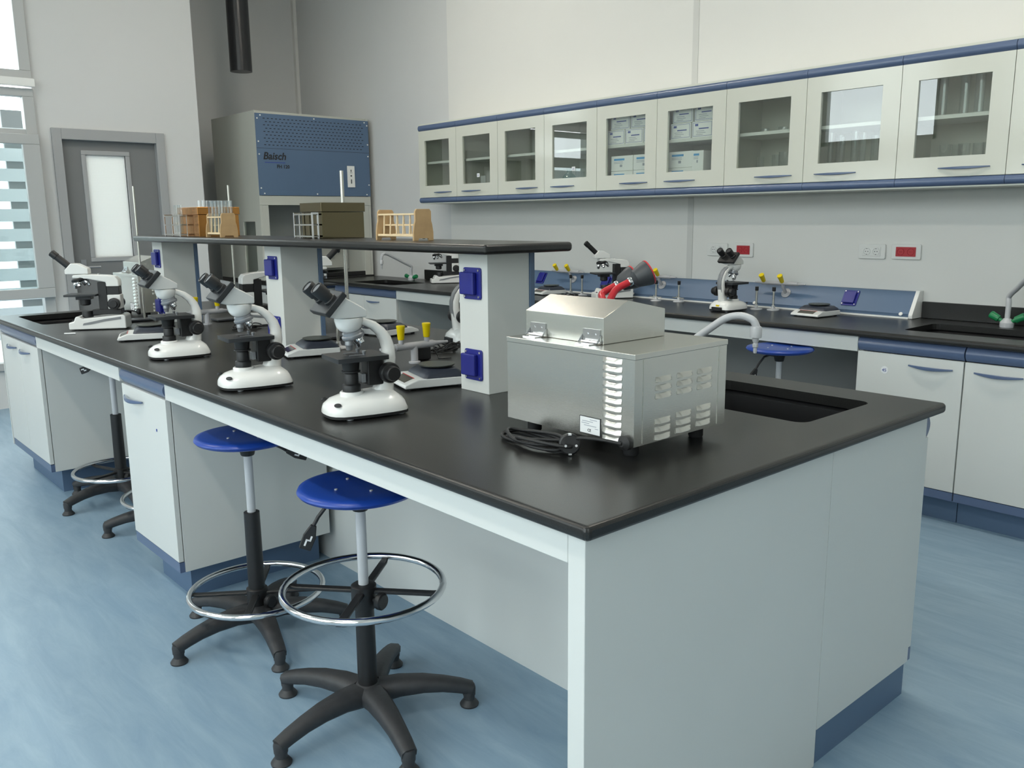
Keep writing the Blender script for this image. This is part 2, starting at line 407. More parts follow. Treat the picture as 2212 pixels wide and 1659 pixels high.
# ================================================================== ISLAND BENCH
ZT = .90
IW, IL = 1.487, 4.74
SK = (.965, 1.338, .148, .66)            # near sink opening
SL = (.105, .48, 4.05, 4.62)             # far sink opening
def worktop(name, label, x0, x1, y0, y1, zt, holes, basins):
    poly = rrect(x0, x1, y0, y1, .012, 3)
    o = obj(name, MB().prism(poly, 2, zt - .03, zt), 'bench_black', bevel=.012, seg=5)
    cut(o, [(a, b_, c_, d_, zt - .1, zt + .1) for a, b_, c_, d_ in holes], .035)
    o.data.shade_smooth(); o.data.set_sharp_from_angle(angle=math.radians(9))
    tag(o, label, 'worktop')
    for (a, b_, c_, d_) in basins:
        e = .012; zb = zt - .032; q = .02
        def R_(k_, z): return [(p[0], p[1], z) for p in rrect(a - k_, b_ + k_, c_ - k_, d_ + k_, .04, 5)]
        m = MB().loft([R_(e + .01, zb), R_(e, zb), R_(-q * .2, zb - .012), R_(-q * .5, zb - .2), R_(-q * 1.5, zb - .22)], cap=False)
        m.add([p for p in R_(-q * 1.5, zb - .22)], [tuple(range(24))])
        m.loft([R_(e + .012, zb), R_(e + .012, zb - .24)], cap=False)
        m.lathe([(.0, zb - .2195), (.03, zb - .2195), (.034, zb - .217)], TR((a + b_) / 2, (c_ + d_) / 2, 0), 20, cap=False)
        obj('sink_basin', m, 'basin_black', o)
    return o
worktop('island_worktop', 'long black worktop of the island bench with two sunken sinks', 0, IW, 0, IL, ZT, [SK, SL], [SK, SL])

fr = thing('island_bench_frame', 'white panelled frame carrying the island bench worktop', 'bench frame', (.7, 2.3, 0))
def wpart(name, mb, m, root, **k):
    """part given in room coordinates, kept under a root that stands elsewhere"""
    off = root.location; mb.v = [(p[0] - off.x, p[1] - off.y, p[2] - off.z) for p in mb.v]
    return obj(name, mb, m, root, **k)
wpart('end_panel', MB().box(.026, .905, .03, .074, 0, .869), 'laminate', fr, bevel=.002)
wpart('end_panel', MB().box(.026, 1.44, IL - .04, IL - .03, .14, .869), 'laminate', fr, bevel=.002)
wpart('apron', MB().box(.026, .046, .0745, 2.094, .805, .869), 'laminate', fr, bevel=.002)
wpart('apron', MB().box(.026, .046, 2.594, 3.884, .805, .869), 'laminate', fr, bevel=.002)
wpart('apron', MB().box(1.424, 1.444, 1.06, IL - .05, .805, .869), 'laminate', fr, bevel=.002)
wpart('back_panel', MB().box(.69, .708, .0745, IL - .05, 0.0, .869), 'laminate', fr)

def base_cabinet(name, label, x0, x1, y0, y1, front, doors, ztop, handles, side_h=.14, group=None, plinth_end=None, plinth_in=.07, inset=.085, low=(0, 0)):
    """cabinet with fronts facing -x (front=-1) or +x; doors = list of (y0, y1)"""
    t = thing(name, label, 'cabinet', ((x0 + x1) / 2, (y0 + y1) / 2, 0), 0, group)
    xf = x0 if front < 0 else x1; s = front
    bx0, bx1 = (x0 + .022, x1) if s < 0 else (x0, x1 - .022)
    q_ = .018; cb = MB().box(bx0, bx1, y0, y0 + q_, side_h, ztop - .001 - low[0]).box(bx0, bx1, y1 - q_, y1, side_h, ztop - .001 - low[1])
    cb.box(bx0, bx1, y0 + q_, y1 - q_, side_h, side_h + q_)
    cb.box(*((bx1 - .008, bx1) if s < 0 else (bx0, bx0 + .008)), y0 + q_, y1 - q_, side_h + q_, ztop - .001)
    wpart('cabinet_body', cb, 'laminate', t)
    def fx(a, b_):   # interval measured inwards from the front face
        return (xf + a, xf + b_) if s < 0 else (xf - b_, xf - a)
    p0, p1 = fx(plinth_in, plinth_in + .02)
    pl = MB().box(p0, p1, y0 + inset, y1 - inset, 0, side_h - .001)
    e = (x1 if s < 0 else x0); ra, rb = (p1, e - .01) if s < 0 else (e + .01, p0)
    pl.box(ra, rb, y0 + inset, y0 + inset + .015, 0, side_h - .001).box(ra, rb, y1 - inset - .015, y1 - inset, 0, side_h - .001)
    wpart('plinth', pl, 'blue_panel', t)
    zb = side_h + .042; zh = ztop - .068
    a, b_ = fx(.002, .021)
    wpart('bottom_strip', MB().box(a, b_, y0 + .002, y1 - .002, side_h, zb - .003), 'blue_trim', t)
    # convex top strip
    n = 7; prof = []
    for i in range(n + 1):
        u = i / n; prof.append((xf + (-s) * (.021 - .027 * math.sin(PI * (.12 + .76 * u))), zh + .002 + u * (ztop - .004 - zh - .002)))
    bk = xf + (-s) * .0215
    wpart('top_strip', MB().prism([(bk, zh + .002)] + prof + [(bk, ztop - .004)], 1, y0 + .002, y1 - .002), 'blue_trim', t)
    for (d0, d1), hs in zip(doors, handles):
        a, b_ = fx(0, .019)
        dr = wpart('door', MB().box(a, b_, d0 + .002, d1 - .002, zb, zh - .002), 'laminate', t, bevel=.0015)
        L = .20 if d1 - d0 > .35 else (d1 - d0) * .42
        yc = (d1 - .045 - L / 2) if hs > 0 else (d0 + .045 + L / 2) if hs < 0 else (d0 + d1) / 2
        zz = zh - .045; pts = []
        for i in range(9):
            u = i / 8; pts.append((xf + s * (.006 + .02 * math.sin(PI * u)), yc - L / 2 + L * u, zz - .004 * math.sin(PI * u)))
        off = t.location
        pts = [(p[0] - off.x, p[1] - off.y, p[2]) for p in pts]
        obj('handle', MB().bar(pts, [(.007 + .009 * math.sin(PI * i / 8), .006 + .004 * math.sin(PI * i / 8)) for i in range(9)], lat=(0, 0, 1)), 'blue_trim', dr)
    return t
c = base_cabinet('base_cabinet', 'narrow white island cabinet with one door between the two kneeholes', .03, .66, 2.108, 2.585, -1, [(2.108, 2.585)], .869, [1])
obj('ink_mark', MB().box(-.3165, -.3155, -.13, -.122, .665, .675), 'print_blue', c)
base_cabinet('base_cabinet', 'white island cabinet with two doors under the far sink', .03, .66, 3.89, IL - .042, -1, [(3.89, 4.29), (4.29, IL - .042)], .869, [1, -1])
c = base_cabinet('base_cabinet', 'white island sink cabinet at the near end, on blue plinth', .906, 1.455, .03, 1.05, 1, [(.03, .54), (.54, 1.05)], .869, [1, -1], side_h=.106, plinth_in=.03, inset=.006)

# reagent shelf over the island
SZ0, SZ1 = 1.328, 1.357
sh = thing('reagent_shelf', 'raised black shelf on three white columns along the island', 'shelf', (.705, 2.4, ZT))
wpart('shelf_board', MB().prism(rrect(.53, .885, .905, 3.83, .012, 3), 2, SZ0, SZ1), 'bench_black', sh, bevel=.011, seg=3)
for (y0, y1) in ((1.0, 1.137), (2.32, 2.466), (3.66, 3.80)):
    wpart('column', MB().box(.617, .786, y0, y1, ZT, SZ0 + .002), 'laminate', sh, bevel=.0015)
    wpart('column_back', MB().box(.7865, .806, y0 - .004, y1 + .004, ZT, SZ0 + .002), 'blue_panel', sh, bevel=.0015)
    yc = (y0 + y1) / 2
    for z in (1.236, .986):
        s_ = wpart('power_socket', MB().prism(rrect(yc - .042, yc + .042, z - .048, z + .048, .008, 3), 0, .612, .6168), 'socket_blue', sh, bevel=.001)
        off = sh.location
        obj('flap', MB().box(.597 - off.x, .6119 - off.x, yc - .022 - off.y, yc + .045 - off.y, z - .034 - off.z, z + .034 - off.z), 'socket_blue', s_, bevel=.004)
        b4 = MB()
        for sy in (-.033, .033):
            for sz in (-.04, .04): b4.cyl((.609 - off.x, yc + sy - off.y, z + sz - off.z), (.612 - off.x, yc + sy - off.y, z + sz - off.z), .0035, n=10)
        obj('screws', b4, 'chrome', s_)

# ================================================================== WALL BENCH
WZ = .876; WX = 2.983
WS = (3.16, 3.52, .33, .89); WF = (3.08, 3.44, 5.22, 5.86)
worktop('wall_worktop', 'long black worktop along the cabinet wall with two sunken sinks', WX, XW - .002, -1.2, 6.42, WZ, [WS, WF], [WS, WF])
BX = 3.01
base_cabinet('wall_base_cabinet', 'white wall bench cabinet with an ink-numbered paper dot, beside the open kneehole', BX, XW - .01, .535, 1.035, -1, [(.535, 1.035)], WZ - .031, [-1], side_h=.12, inset=.001, low=(.27, 0))
base_cabinet('wall_base_cabinet', 'white wall bench cabinet cut by the right edge of the photo', BX, XW - .01, .03, .533, -1, [(.03, .533)], WZ - .031, [1], side_h=.12, inset=.001, low=(0, .27))
base_cabinet('wall_base_cabinet', 'white two-door wall bench cabinet under the far sink, near the fume hood', BX, XW - .01, 5.06, 6.05, -1, [(5.06, 5.56), (5.56, 6.05)], WZ - .031, [1, 1], side_h=.12)
c = [o for o in bpy.data.objects if o.name == 'wall_base_cabinet'][0]
st = obj('number_sticker', MB().cyl((BX - .0012, .895, .695), (BX - .0002, .895, .695), .018, n=20), 'paper_white', c)
st.location = (-c.location.x, -c.location.y, 0)
text_mesh('number', '45', .022, 'print_blue', c, TR(BX - .0016 - c.location.x, .907 - c.location.y, .687) @ Matrix(((0, 0, -1, 0), (-1, 0, 0, 0), (0, 1, 0, 0), (0, 0, 0, 1))), .0003)
fr2 = thing('wall_bench_frame', 'white apron and back panels of the open kneehole under the wall bench', 'bench frame', (3.3, 3.0, 0))
wpart('apron', MB().box(BX, BX + .02, 1.037, 5.058, .77, WZ - .031), 'laminate', fr2, bevel=.002)
wpart('back_panel', MB().box(3.64, 3.66, 1.037, 5.058, .0, WZ - .031), 'shaded_panel', fr2)  # grey tone carries the shade below the worktop
wpart('side_panel', MB().box(BX + .02, 3.64, 3.05, 3.07, 0, WZ - .031), 'laminate', fr2, bevel=.002)
wpart('side_panel', MB().box(BX + .02, XW - .005, 6.06, 6.08, 0, WZ - .031), 'laminate', fr2, bevel=.002)

# service duct with sloping blue face
TY0, TY1 = 1.045, 4.62
sd = thing('service_duct', 'sloping blue service duct with white end cap on the wall bench', 'service duct', (3.68, 2.8, WZ))
prof = [(3.628, WZ + .001), (3.618, WZ + .026), (3.69, 1.018), (3.728, 1.018), (3.728, WZ + .001)]
wpart('duct_face', MB().prism(prof, 1, TY0 + .022, TY1 - .022), 'blue_panel', sd, bevel=.001)
pc = [(3.612, WZ + .001), (3.608, WZ + .02), (3.684, 1.024), (3.7285, 1.024), (3.7285, WZ + .001)]
wpart('end_cap', MB().prism(pc, 1, TY0, TY0 + .022), 'scope_white', sd, bevel=.003)
wpart('end_cap', MB().prism(pc, 1, TY1 - .022, TY1), 'scope_white', sd, bevel=.003)
wpart('sealing_strip', MB().box(3.612, 3.6275, TY0 + .023, TY1 - .023, WZ + .0005, WZ + .009), 'scope_white', sd)
sl = Vector((.072, 0, .116)).normalized(); nr = Vector((-.116, 0, .072)).normalized()
def on_face(y, h):   # point on the sloping face, h above the worktop
    z = WZ + h; return Vector((3.618 + (z - WZ - .026) * .072 / .116, y, z))
off = sd.location
for y in (3.975, 3.29, 1.42):
    p = on_face(y, .088) - off
    M = TR(*p) @ Matrix(((0, sl.x, nr.x, 0), (-1, 0, 0, 0), (0, sl.z, nr.z, 0), (0, 0, 0, 1)))
    s_ = obj('power_socket', MB().at(M).prism(rrect(-.045, .045, -.048, .048, .007, 3), 2, .0003, .005), 'socket_blue', sd, bevel=.001)
    obj('flap', MB().at(M).box(-.032, .032, -.036, .036, .0052, .017), 'socket_blue', s_, bevel=.003)
    b4 = MB().at(M)
    for sy in (-.037, .037):
        for sz in (-.04, .04): b4.cyl((sy, sz, .005), (sy, sz, .008), .004, n=10)
    obj('screws', b4, 'chrome', s_)
for y in (1.11, 2.02, 3.05, 3.0, 4.3):
    p = on_face(y, .024) - off
    obj('button_cap', MB().at(TR(*p) @ face_to(nr)).lathe([(.0105, 0), (.0105, .003), (.007, .005)], n=14), 'scope_white', sd)
# backsplashes behind the sinks
for nm, lab, a, b_ in (('backsplash', 'black backsplash behind the right wall sink with green tap handles', -1.2, 1.04), ('backsplash', 'black backsplash behind the far wall sink, by the fume hood', 4.63, 5.62)):
    o = obj(nm, MB().box(3.708, XW - .0015, a, b_, WZ + .001, .966), 'bench_black', bevel=.003); tag(o, lab, 'backsplash')

# ================================================================== UPPER CABINETS
UX, UZ0, UZ1 = 3.37, 1.564, 2.197
US = [5.180 - .5125 * i for i in range(11)]
looks = ['leftmost white wall cabinet with empty shelves, next to the room corner', 'white glass-door wall cabinet second from the left, small number sticker on the pane',
         'white glass-door wall cabinet third from the left, small steel tins stacked inside', 'white glass-door wall cabinet fourth from the left, round flask and green bottle inside',
         'white wall cabinet fifth from the left, with boxes on both shelves and handle at right', 'white wall cabinet sixth from the left, with boxes on both shelves and handle at left',
         'white glass-door wall cabinet seventh from the left, few small beakers at the bottom', 'white glass-door wall cabinet eighth from the left, bright window reflection in its pane',
         'white glass-door wall cabinet ninth from the left, tall cylinders on its upper shelf', 'white wall cabinet cut off by the right edge of the photo']
for i in range(10):
    y1, y0 = US[i], US[i + 1]
    t = thing('wall_cabinet', looks[i], 'wall cabinet', (XW, (y0 + y1) / 2, UZ0), 0, 'glass-door wall cabinets in one row')
    hw = (y1 - y0) / 2; H = UZ1 - UZ0; D = XW - UX    # local: x from -D (front) to 0
    b_ = MB()
    b_.box(-D + .021, -.001, -hw, -hw + .016, .0141, H - .0181).box(-D + .021, -.001, hw - .016, hw, .0141, H - .0181)
    b_.box(-D + .006, -.001, -hw, hw, H + .0004, H + .012).box(-D + .021, -.001, -hw, hw, H - .018, H + .0003).box(-D + .012, -.001, -hw, hw, -.008, -.0004).box(-D + .021, -.001, -hw, hw, -.0003, .014)
    b_.box(-.012, -.001, -hw + .0161, hw - .0161, .0141, H - .0181)
    obj('cabinet_body', b_, 'cabinet_inside', t)
    obj('shelf', MB().box(-D + .04, -.013, -hw + .0165, hw - .0165, .318, .336), 'laminate', t)
    for (za, zb_, nm) in ((0.0, .041, 'bottom_strip'), (H - .045, H, 'top_strip')):
        pr = [(-D + .0205, za)]
        for k_ in range(8):
            u = k_ / 7; pr.append((-D + .0205 - .0265 * math.sin(PI * (.06 + .88 * u)) ** .35, za + u * (zb_ - za)))
        pr.append((-D + .0205, zb_))
        obj(nm, MB().prism(pr, 1, -hw + .0012, hw - .0012), 'blue_trim', t)
    z0, z1 = .0425, H - .0465; oy0, oy1, oz0, oz1 = -hw + .094, hw - .084, .138, .505
    dm = MB().box(-D, -D + .019, -hw + .0015, oy0, z0, z1).box(-D, -D + .019, oy1, hw - .0015, z0, z1).box(-D, -D + .019, oy0, oy1, z0, oz0).box(-D, -D + .019, oy0, oy1, oz1, z1)
    dr = obj('door', dm, 'cream_enamel', t)
    obj('pane', MB().box(-D + .010, -D + .014, oy0, oy1, oz0, oz1), 'pane', dr)
    yc = (-hw + .10 + .085) if i % 2 == 0 else (hw - .068 - .118)
    L = .236; pts = [(-D - .004 - .018 * math.sin(PI * k_ / 8), yc - L / 2 + L * k_ / 8, .083 - .003 * math.sin(PI * k_ / 8)) for k_ in range(9)]
    obj('handle', MB().bar(pts, [(.005 + .008 * math.sin(PI * k_ / 8), .005 + .004 * math.sin(PI * k_ / 8)) for k_ in range(9)], lat=(0, 0, 1)), 'blue_trim', dr)
    if i in (1, 3):
        yy = -.01 if i == 1 else -.03
        obj('number_sticker', MB().box(-D + .0085, -D + .0098, yy - .016, yy + .016, .185, .213), 'paper_white', dr)
        text_mesh('number', '39' if i == 1 else '41', .017, 'print_blue', dr, TR(-D + .0082, yy + .010, .192) @ Matrix(((0, 0, -1, 0), (-1, 0, 0, 0), (0, 1, 0, 0), (0, 0, 0, 1))), .0002)

# ================================================================== FUME HOOD
HX0, HX1, HY0, HY1 = 2.506, 3.672, 6.435, 7.36
hd = thing('fume_hood', 'tall grey fume hood with perforated blue front panel', 'fume hood', ((HX0 + HX1) / 2, HY0, 0))
s_ = MB()
s_.box(HX0, HX0 + .025, HY0, 6.55, .89, 2.385).box(HX0, HX0 + .025, 6.55, 6.80, 1.42, 2.385).box(HX0, HX0 + .025, 6.80, HY1, .89, 2.385)
s_.box(HX1 - .025, HX1, HY0, HY1, .89, 2.385).box(HX0 + .0251, HX1 - .0251, HY0 + .02, HY1, 2.36, 2.385).box(HX0 + .0251, HX1 - .0251, HY1 - .02, HY1, .89, 2.36)
wpart('hood_shell', s_, 'hood_cream', hd)
wpart('side_window', MB().box(HX0 + .008, HX0 + .014, 6.55, 6.80, .90, 1.42), 'pane', hd)
wpart('header', MB().box(HX0 + .001, HX1 - .001, HY0 - .004, HY0 + .05, 1.565, 1.648), 'hood_cream', hd, bevel=.003)
wpart('post', MB().box(HX0 + .0251, HX0 + .085, HY0, HY0 + .06, .89, 1.565), 'hood_cream', hd, bevel=.003)
wpart('post', MB().box(HX1 - .09, HX1 - .0251, HY0, HY0 + .06, .89, 1.565), 'hood_cream', hd, bevel=.003)
wpart('inner_back', MB().box(HX0 + .03, HX1 - .03, HY0 + .42, HY0 + .44, .93, 2.3), 'hood_inside', hd)
wpart('hood_worktop', MB().box(HX0, HX1, HY0 - .02, HY1, .845, .89), 'bench_black', hd, bevel=.006)
wpart('hood_lip', MB().box(HX0 + .09, HX1 - .09, HY0 + .001, HY0 + .03, .8905, .93), 'bench_black', hd, bevel=.004)
fp = MB().box(HX0 + .002, HX1 - .002, HY0 - .008, HY0 - .0005, 1.652, 2.362).mat(1)
for r in range(9):
    n_ = 26
    for q in range(n_):
        x = HX0 + .075 + (q + (.5 if r % 2 else 0)) * (1.03 / n_); z = 2.318 - r * .0285
        fp.box(x, x + .019, HY0 - .0086, HY0 - .0079, z, z + .006)
fp.box(HX0 + .002, HX1 - .002, HY0 - .0084, HY0 - .0079, 2.062, 2.0645)
o = wpart('front_panel', fp, ['blue_panel', 'shadow_black'], hd)
for (x, z) in ((.05, 2.345), (.58, 2.345), (1.12, 2.345), (.02, 2.318), (1.148, 2.318), (.02, 2.12), (1.148, 2.14), (.02, 2.01), (1.148, 2.03), (.02, 1.715), (1.148, 1.76), (.05, 1.668), (.58, 1.668), (1.12, 1.668)):
    wpart('bolt', MB().cyl((HX0 + x, HY0 - .013, z), (HX0 + x, HY0 - .0081, z), .0065, n=12), 'scope_white', hd)
off = hd.location
TM = Matrix(((1, 0, 0, 0), (0, 0, -1, 0), (0, 1, 0, 0), (0, 0, 0, 1)))
text_mesh('lettering', 'Baisch', .088, 'print_black', hd, TR(HX0 + .055 - off.x, HY0 - .0088 - off.y, 1.968) @ TM, .0004, .22, .0022)
wpart('lettering_bar', MB().box(HX0 + .07, HX0 + .27, HY0 - .0087, HY0 - .0081, 1.938, 1.944), 'print_blue', hd)
text_mesh('lettering', 'FH 120', .042, 'print_black', hd, TR(HX0 + .185 - off.x, HY0 - .0088 - off.y, 1.893) @ TM, .0004, 0, .0012)
cp = wpart('control_plate', MB().box(3.415, 3.495, HY0 - .016, HY0 - .0085, 1.735, 1.935), 'scope_white', hd, bevel=.002)
kb = MB()
kb.box(3.447, 3.461, HY0 - .019, HY0 - .0165, 1.835, 1.85).box(3.449, 3.459, HY0 - .019, HY0 - .0165, 1.77, 1.81).box(3.45, 3.46, HY0 - .0175, HY0 - .0165, 1.88, 1.90).box(3.443, 3.467, HY0 - .0175, HY0 - .0165, 1.868, 1.872)
kb.v = [(p[0] - off.x, p[1] - off.y, p[2]) for p in kb.v]
obj('switch', kb, 'dark_grey', cp)
wpart('inner_panel', MB().box(2.95, 3.56, HY0 + .38, HY0 + .41, .95, 1.26), 'hood_cream', hd, bevel=.004)
wpart('latch', MB().tube([(3.43, HY0 + .38, 1.05), (3.43, HY0 + .35, 1.06), (3.43, HY0 + .35, 1.12), (3.43, HY0 + .38, 1.13)], .008), 'chrome', hd)
wpart('gas_knob', MB().cyl((3.49, HY0 + .38, 1.12), (3.49, HY0 + .35, 1.12), .018), 'black_plastic', hd)
wpart('base_cabinet', MB().box(HX0 + .02, HX1 - .01, HY0 + .02, HY1 - .02, .12, .845), 'laminate', hd)
wpart('base_door', MB().box(HX0 + .022, (HX0 + HX1) / 2 - .002, HY0, HY0 + .019, .16, .78), 'laminate', hd, bevel=.002)
wpart('base_door', MB().box((HX0 + HX1) / 2 + .002, HX1 - .012, HY0, HY0 + .019, .16, .78), 'laminate', hd, bevel=.002)
wpart('base_strip', MB().box(HX0 + .022, HX1 - .012, HY0 - .004, HY0 + .019, .784, .843), 'blue_trim', hd)
wpart('base_plinth', MB().box(HX0 + .05, HX1 - .03, HY0 + .07, HY1 - .05, 0, .12), 'blue_panel', hd)

# ------------------------------------------------------------------ wall outlets
def outlet(y0, y1, z0, z1, red, lab):
    t = thing('wall_outlet', lab, 'outlet', (XW, (y0 + y1) / 2, (z0 + z1) / 2), 0, 'double wall outlets')
    h, w_ = (z1 - z0) / 2, (y1 - y0) / 2
    obj('cover_plate', MB().prism(rrect(-w_, w_, -h, h, .008, 3), 0, -.012, -.0005), 'socket_white', t, bevel=.003)
    i_ = obj('insert', MB().box(-.015, -.0121, -w_ * .68, w_ * .68, -h * .62, h * .62), 'socket_red' if red else 'socket_white', t, bevel=.002)
    for s in (-1, 1):
        M = TR(-.0151, s * w_ * .34, 0) @ face_to((-1, 0, 0))
        if red:
            obj('receptacle', MB().at(M).lathe([(.0, .0), (.017, .0), (.018, .002), (.019, .0)], n=20, cap=False).box(-.006, -.003, -.002, .002, 0, .003).box(.003, .006, -.002, .002, 0, .003), 'socket_red', i_)
        else:
            obj('receptacle', MB().at(M).lathe([(.0, .0003), (.0165, .0003), (.018, .003), (.021, .003), (.0215, .0)], n=24, cap=False), 'socket_white', i_)
            obj('pin_hole', MB().at(M).cyl((-.007, 0, .0004), (-.007, 0, .0008), .0028, n=10).cyl((.007, 0, .0004), (.007, 0, .0008), .0028, n=10).box(-.003, .003, .0145, .0175, .0004, .0025).box(-.003, .003, -.0175, -.0145, .0004, .0025), 'dark_grey', i_)
outlet(1.268, 1.424, 1.185, 1.268, False, 'white double wall outlet right of the seam, beside the rightmost red outlet')
outlet(1.073, 1.234, 1.187, 1.270, True, 'red double wall outlet in white frame, the rightmost of the outlets')
outlet(2.303, 2.460, 1.175, 1.258, False, 'white double wall outlet just right of the wall seam, behind the binocular microscope')
outlet(2.113, 2.254, 1.173, 1.262, True, 'red double wall outlet in white frame, above the wall bench binocular microscope')
# ================================================================== BINOCULAR MICROSCOPES
def binocular(label, loc, rz, flip=False, panel=False, dark_head=False, group='binocular microscopes'):
    """+x is the nose of the foot; flip turns the head round to look over the arm"""
    t = thing('binocular_microscope', label, 'microscope', loc, math.radians(rz), group)
    def dome(w, h, x):
        return [(x, s * w * a, .013 + (h - .013) * b_) for s, a, b_ in ((1, 1, 0), (1, 1.0, .35), (1, .86, .72), (1, .6, .93), (1, .25, 1.0), (-1, .25, 1.0), (-1, .6, .93), (-1, .86, .72), (-1, 1, .35), (-1, 1, 0))]
    st = [(.080, .014, .026), (.077, .034, .034), (.068, .052, .043), (.05, .065, .053), (.02, .072, .060), (-.03, .077, .064), (-.085, .078, .067), (-.112, .075, .064), (-.130, .069, .050), (-.139, .060, .030)]
    base = obj('foot', MB().loft([dome(w, h, x) for x, w, h in st]), 'scope_white', t, smooth=60)
    ol = [(x, w * .96) for x, w, h in st]
    poly = [(x - .002, w) for x, w in ol] + [(x - .002, -w) for x, w in reversed(ol)]
    obj('foot_plate', MB().prism(poly, 2, .005, .0135), 'black_rubber', t)
    for x, y in ((.03, .055), (.03, -.055), (-.12, .055), (-.12, -.055)):
        obj('rubber_foot', MB().lathe([(.008, 0), (.010, .002), (.010, .006)], TR(x, y, 0), 12), 'grey_metal', t)
    for s in (1, -1):
        M = TR(.062, s * .0525, .0445) @ face_to((.35, s * .8, .62))
        obj('badge', MB().at(M).lathe([(.0075, -.002), (.0075, .0012), (.0055, .0016)], Matrix.Diagonal((1.3, .75, 1, 1)), 20), 'plate_dark', base)
    obj('lamp_collar', MB().lathe([(.033, .052), (.033, .066), (.030, .069)], n=32), 'scope_white', t)
    obj('illuminator', MB().lathe([(.0250, .069), (.0250, .086), (.0235, .088), (.0195, .090), (.0190, .116), (.0165, .120), (.0, .120)], n=28), 'black_plastic', t)
    path = [(-.092, 0, .060), (-.098, 0, .085), (-.106, 0, .12), (-.112, 0, .152), (-.112, 0, .180), (-.104, 0, .206), (-.088, 0, .229), (-.066, 0, .247), (-.040, 0, .258), (-.012, 0, .262)]
    sz = [(.046, .056), (.044, .048), (.042, .040), (.041, .034), (.040, .030), (.039, .027), (.038, .024), (.037, .022), (.037, .020), (.037, .018)]
    arm = obj('arm', MB().bar(path, sz), 'scope_white', t, smooth=50)
    if panel:
        pp = [(-.115, 0, .095), (-.129, 0, .15), (-.128, 0, .182), (-.117, 0, .214), (-.098, 0, .240), (-.072, 0, .257)]
        obj('arm_panel', MB().bar(pp, [(.030, .006)] * 6), 'scope_grey', arm, smooth=50)
        obj('rear_plate', MB().box(-.150, -.132, -.036, .036, .008, .028), 'black_plastic', t, bevel=.002)
        if dark_head: obj('warning_label', MB().box(-.1385, -.133, -.012, .012, .031, .041), 'yellow', base)
    obj('focus_block', MB().box(-.086, -.040, -.024, .024, .082, .158), 'black_plastic', t, bevel=.004)
    obj('rack_slide', MB().box(-.0395, -.026, -.012, .012, .09, .115), 'grey_metal', t, bevel=.002)
    for s in (1, -1):
        M = TR(-.094, s * .024, .117) @ face_to((0, s, 0))
        obj('focus_knob', MB().at(M).lathe([(.012, -.002), (.012, .008), (.0275, .010), (.0285, .014), (.0285, .030), (.0265, .033), (.021, .034), (.0205, .050), (.018, .053), (0, .053)], n=32), 'black_plastic', t)
    stg = obj('stage', MB().prism(rrect(-.088, .060, -.064, .064, .006, 2), 2, .157, .169).lathe([(.017, .1692), (.017, .1694), (0, .1694)], n=24, cap=False), 'plate_dark', t, bevel=.0015)
    obj('stage_opening', MB().lathe([(.015, .1690), (.015, .1696), (0, .1696)], Matrix.Diagonal((.7, 1.5, 1, 1)), 24), 'shadow_black', stg)
    for y in (-.02, .025): obj('stage_clip', MB().lathe([(.004, .169), (.004, .174), (.0055, .176), (.0055, .181)], TR(-.03, y, 0), 12).box(-.03, .012, y - .0025, y + .0025, .1695, .1712), 'grey_metal', stg)
    obj('condenser', MB().lathe([(.026, .122), (.026, .126), (.022, .127), (.024, .146), (.028, .1568)], n=28), 'black_plastic', t)
    obj('head_mount', MB().lathe([(.016, .231), (.026, .236), (.034, .246), (.0385, .262), (.039, .270), (.037, .271)], n=36), 'scope_white', t)
    tilt = Matrix.Rotation(math.radians(17), 4, 'Y')
    NT = TR(-.010, 0, .224) @ tilt
    nose = obj('nosepiece', MB().at(NT).lathe([(.020, -.011), (.029, -.009), (.031, -.006), (.031, .0), (.027, .003), (.027, .010), (.020, .014)], n=32), 'grey_metal', t)
    for k, a in enumerate((0, 120, 240)):
        d = NT.to_3x3() @ Vector((math.cos(math.radians(a)) * .32, math.sin(math.radians(a)) * .40, -1))
        p = NT @ Vector((math.cos(math.radians(a)) * .014, math.sin(math.radians(a)) * .014, -.007))
        L = (.032, .022, .038)[k]
        obj('objective', MB().at(TR(*p) @ face_to(d)).lathe([(.0105, 0), (.0115, .004), (.0115, L * .55), (.0095, L * .62), (.0085, L * .95), (.006, L), (0, L)], n=20), 'chrome' if k else 'grey_metal', nose)
    F = RZ(PI) if flip else Matrix.Identity(4)
    hp = [(-.040, .272), (-.040, .292), (-.012, .309), (.027, .330), (.073, .280), (.045, .272)]
    wd = {0: .034, 1: .034, 2: .042, 3: .050, 4: .046, 5: .036}
    m = MB().at(F); m.loft([[(x, -wd[i], z) for i, (x, z) in enumerate(hp)], [(x, wd[i], z) for i, (x, z) in enumerate(hp)]])
    head = obj('head', m, 'scope_white', t, bevel=.004, smooth=45)
    n = Vector((.050, 0, .046)).normalized(); e = Vector((.046, 0, -.050)).normalized()
    c = Vector((.050, 0, .305))
    PM = F @ TR(*(c + n * .0005)) @ Matrix(((e.x, 0, n.x, 0), (0, 1, 0, 0), (e.z, 0, n.z, 0), (0, 0, 0, 1)))
    obj('eyepiece_plate', MB().at(PM).box(-.040, .036, -.060, .060, 0, .018), 'plate_dark' if not dark_head else 'black_plastic', head, bevel=.003)
    for s in (-1, 1):
        ep = obj('eyepiece', MB().at(PM @ TR(-.006, s * .034, .018)).lathe([(.0175, 0), (.0175, .007), (.0150, .009), (.0150, .020), (.0182, .021), (.0190, .050), (.0176, .054), (.0155, .054), (.0130, .0495)], n=28), 'black_plastic', head)
        obj('eye_lens', MB().at(PM @ TR(-.006, s * .034, .0695)).lathe([(0, 0), (.0125, 0), (.0125, .0006), (0, .0006)], n=20, cap=False), 'lens', ep)
    return t
binocular('white binocular microscope nearest the camera, in front of the first shelf column', (.1665, 1.0475, ZT), 171)
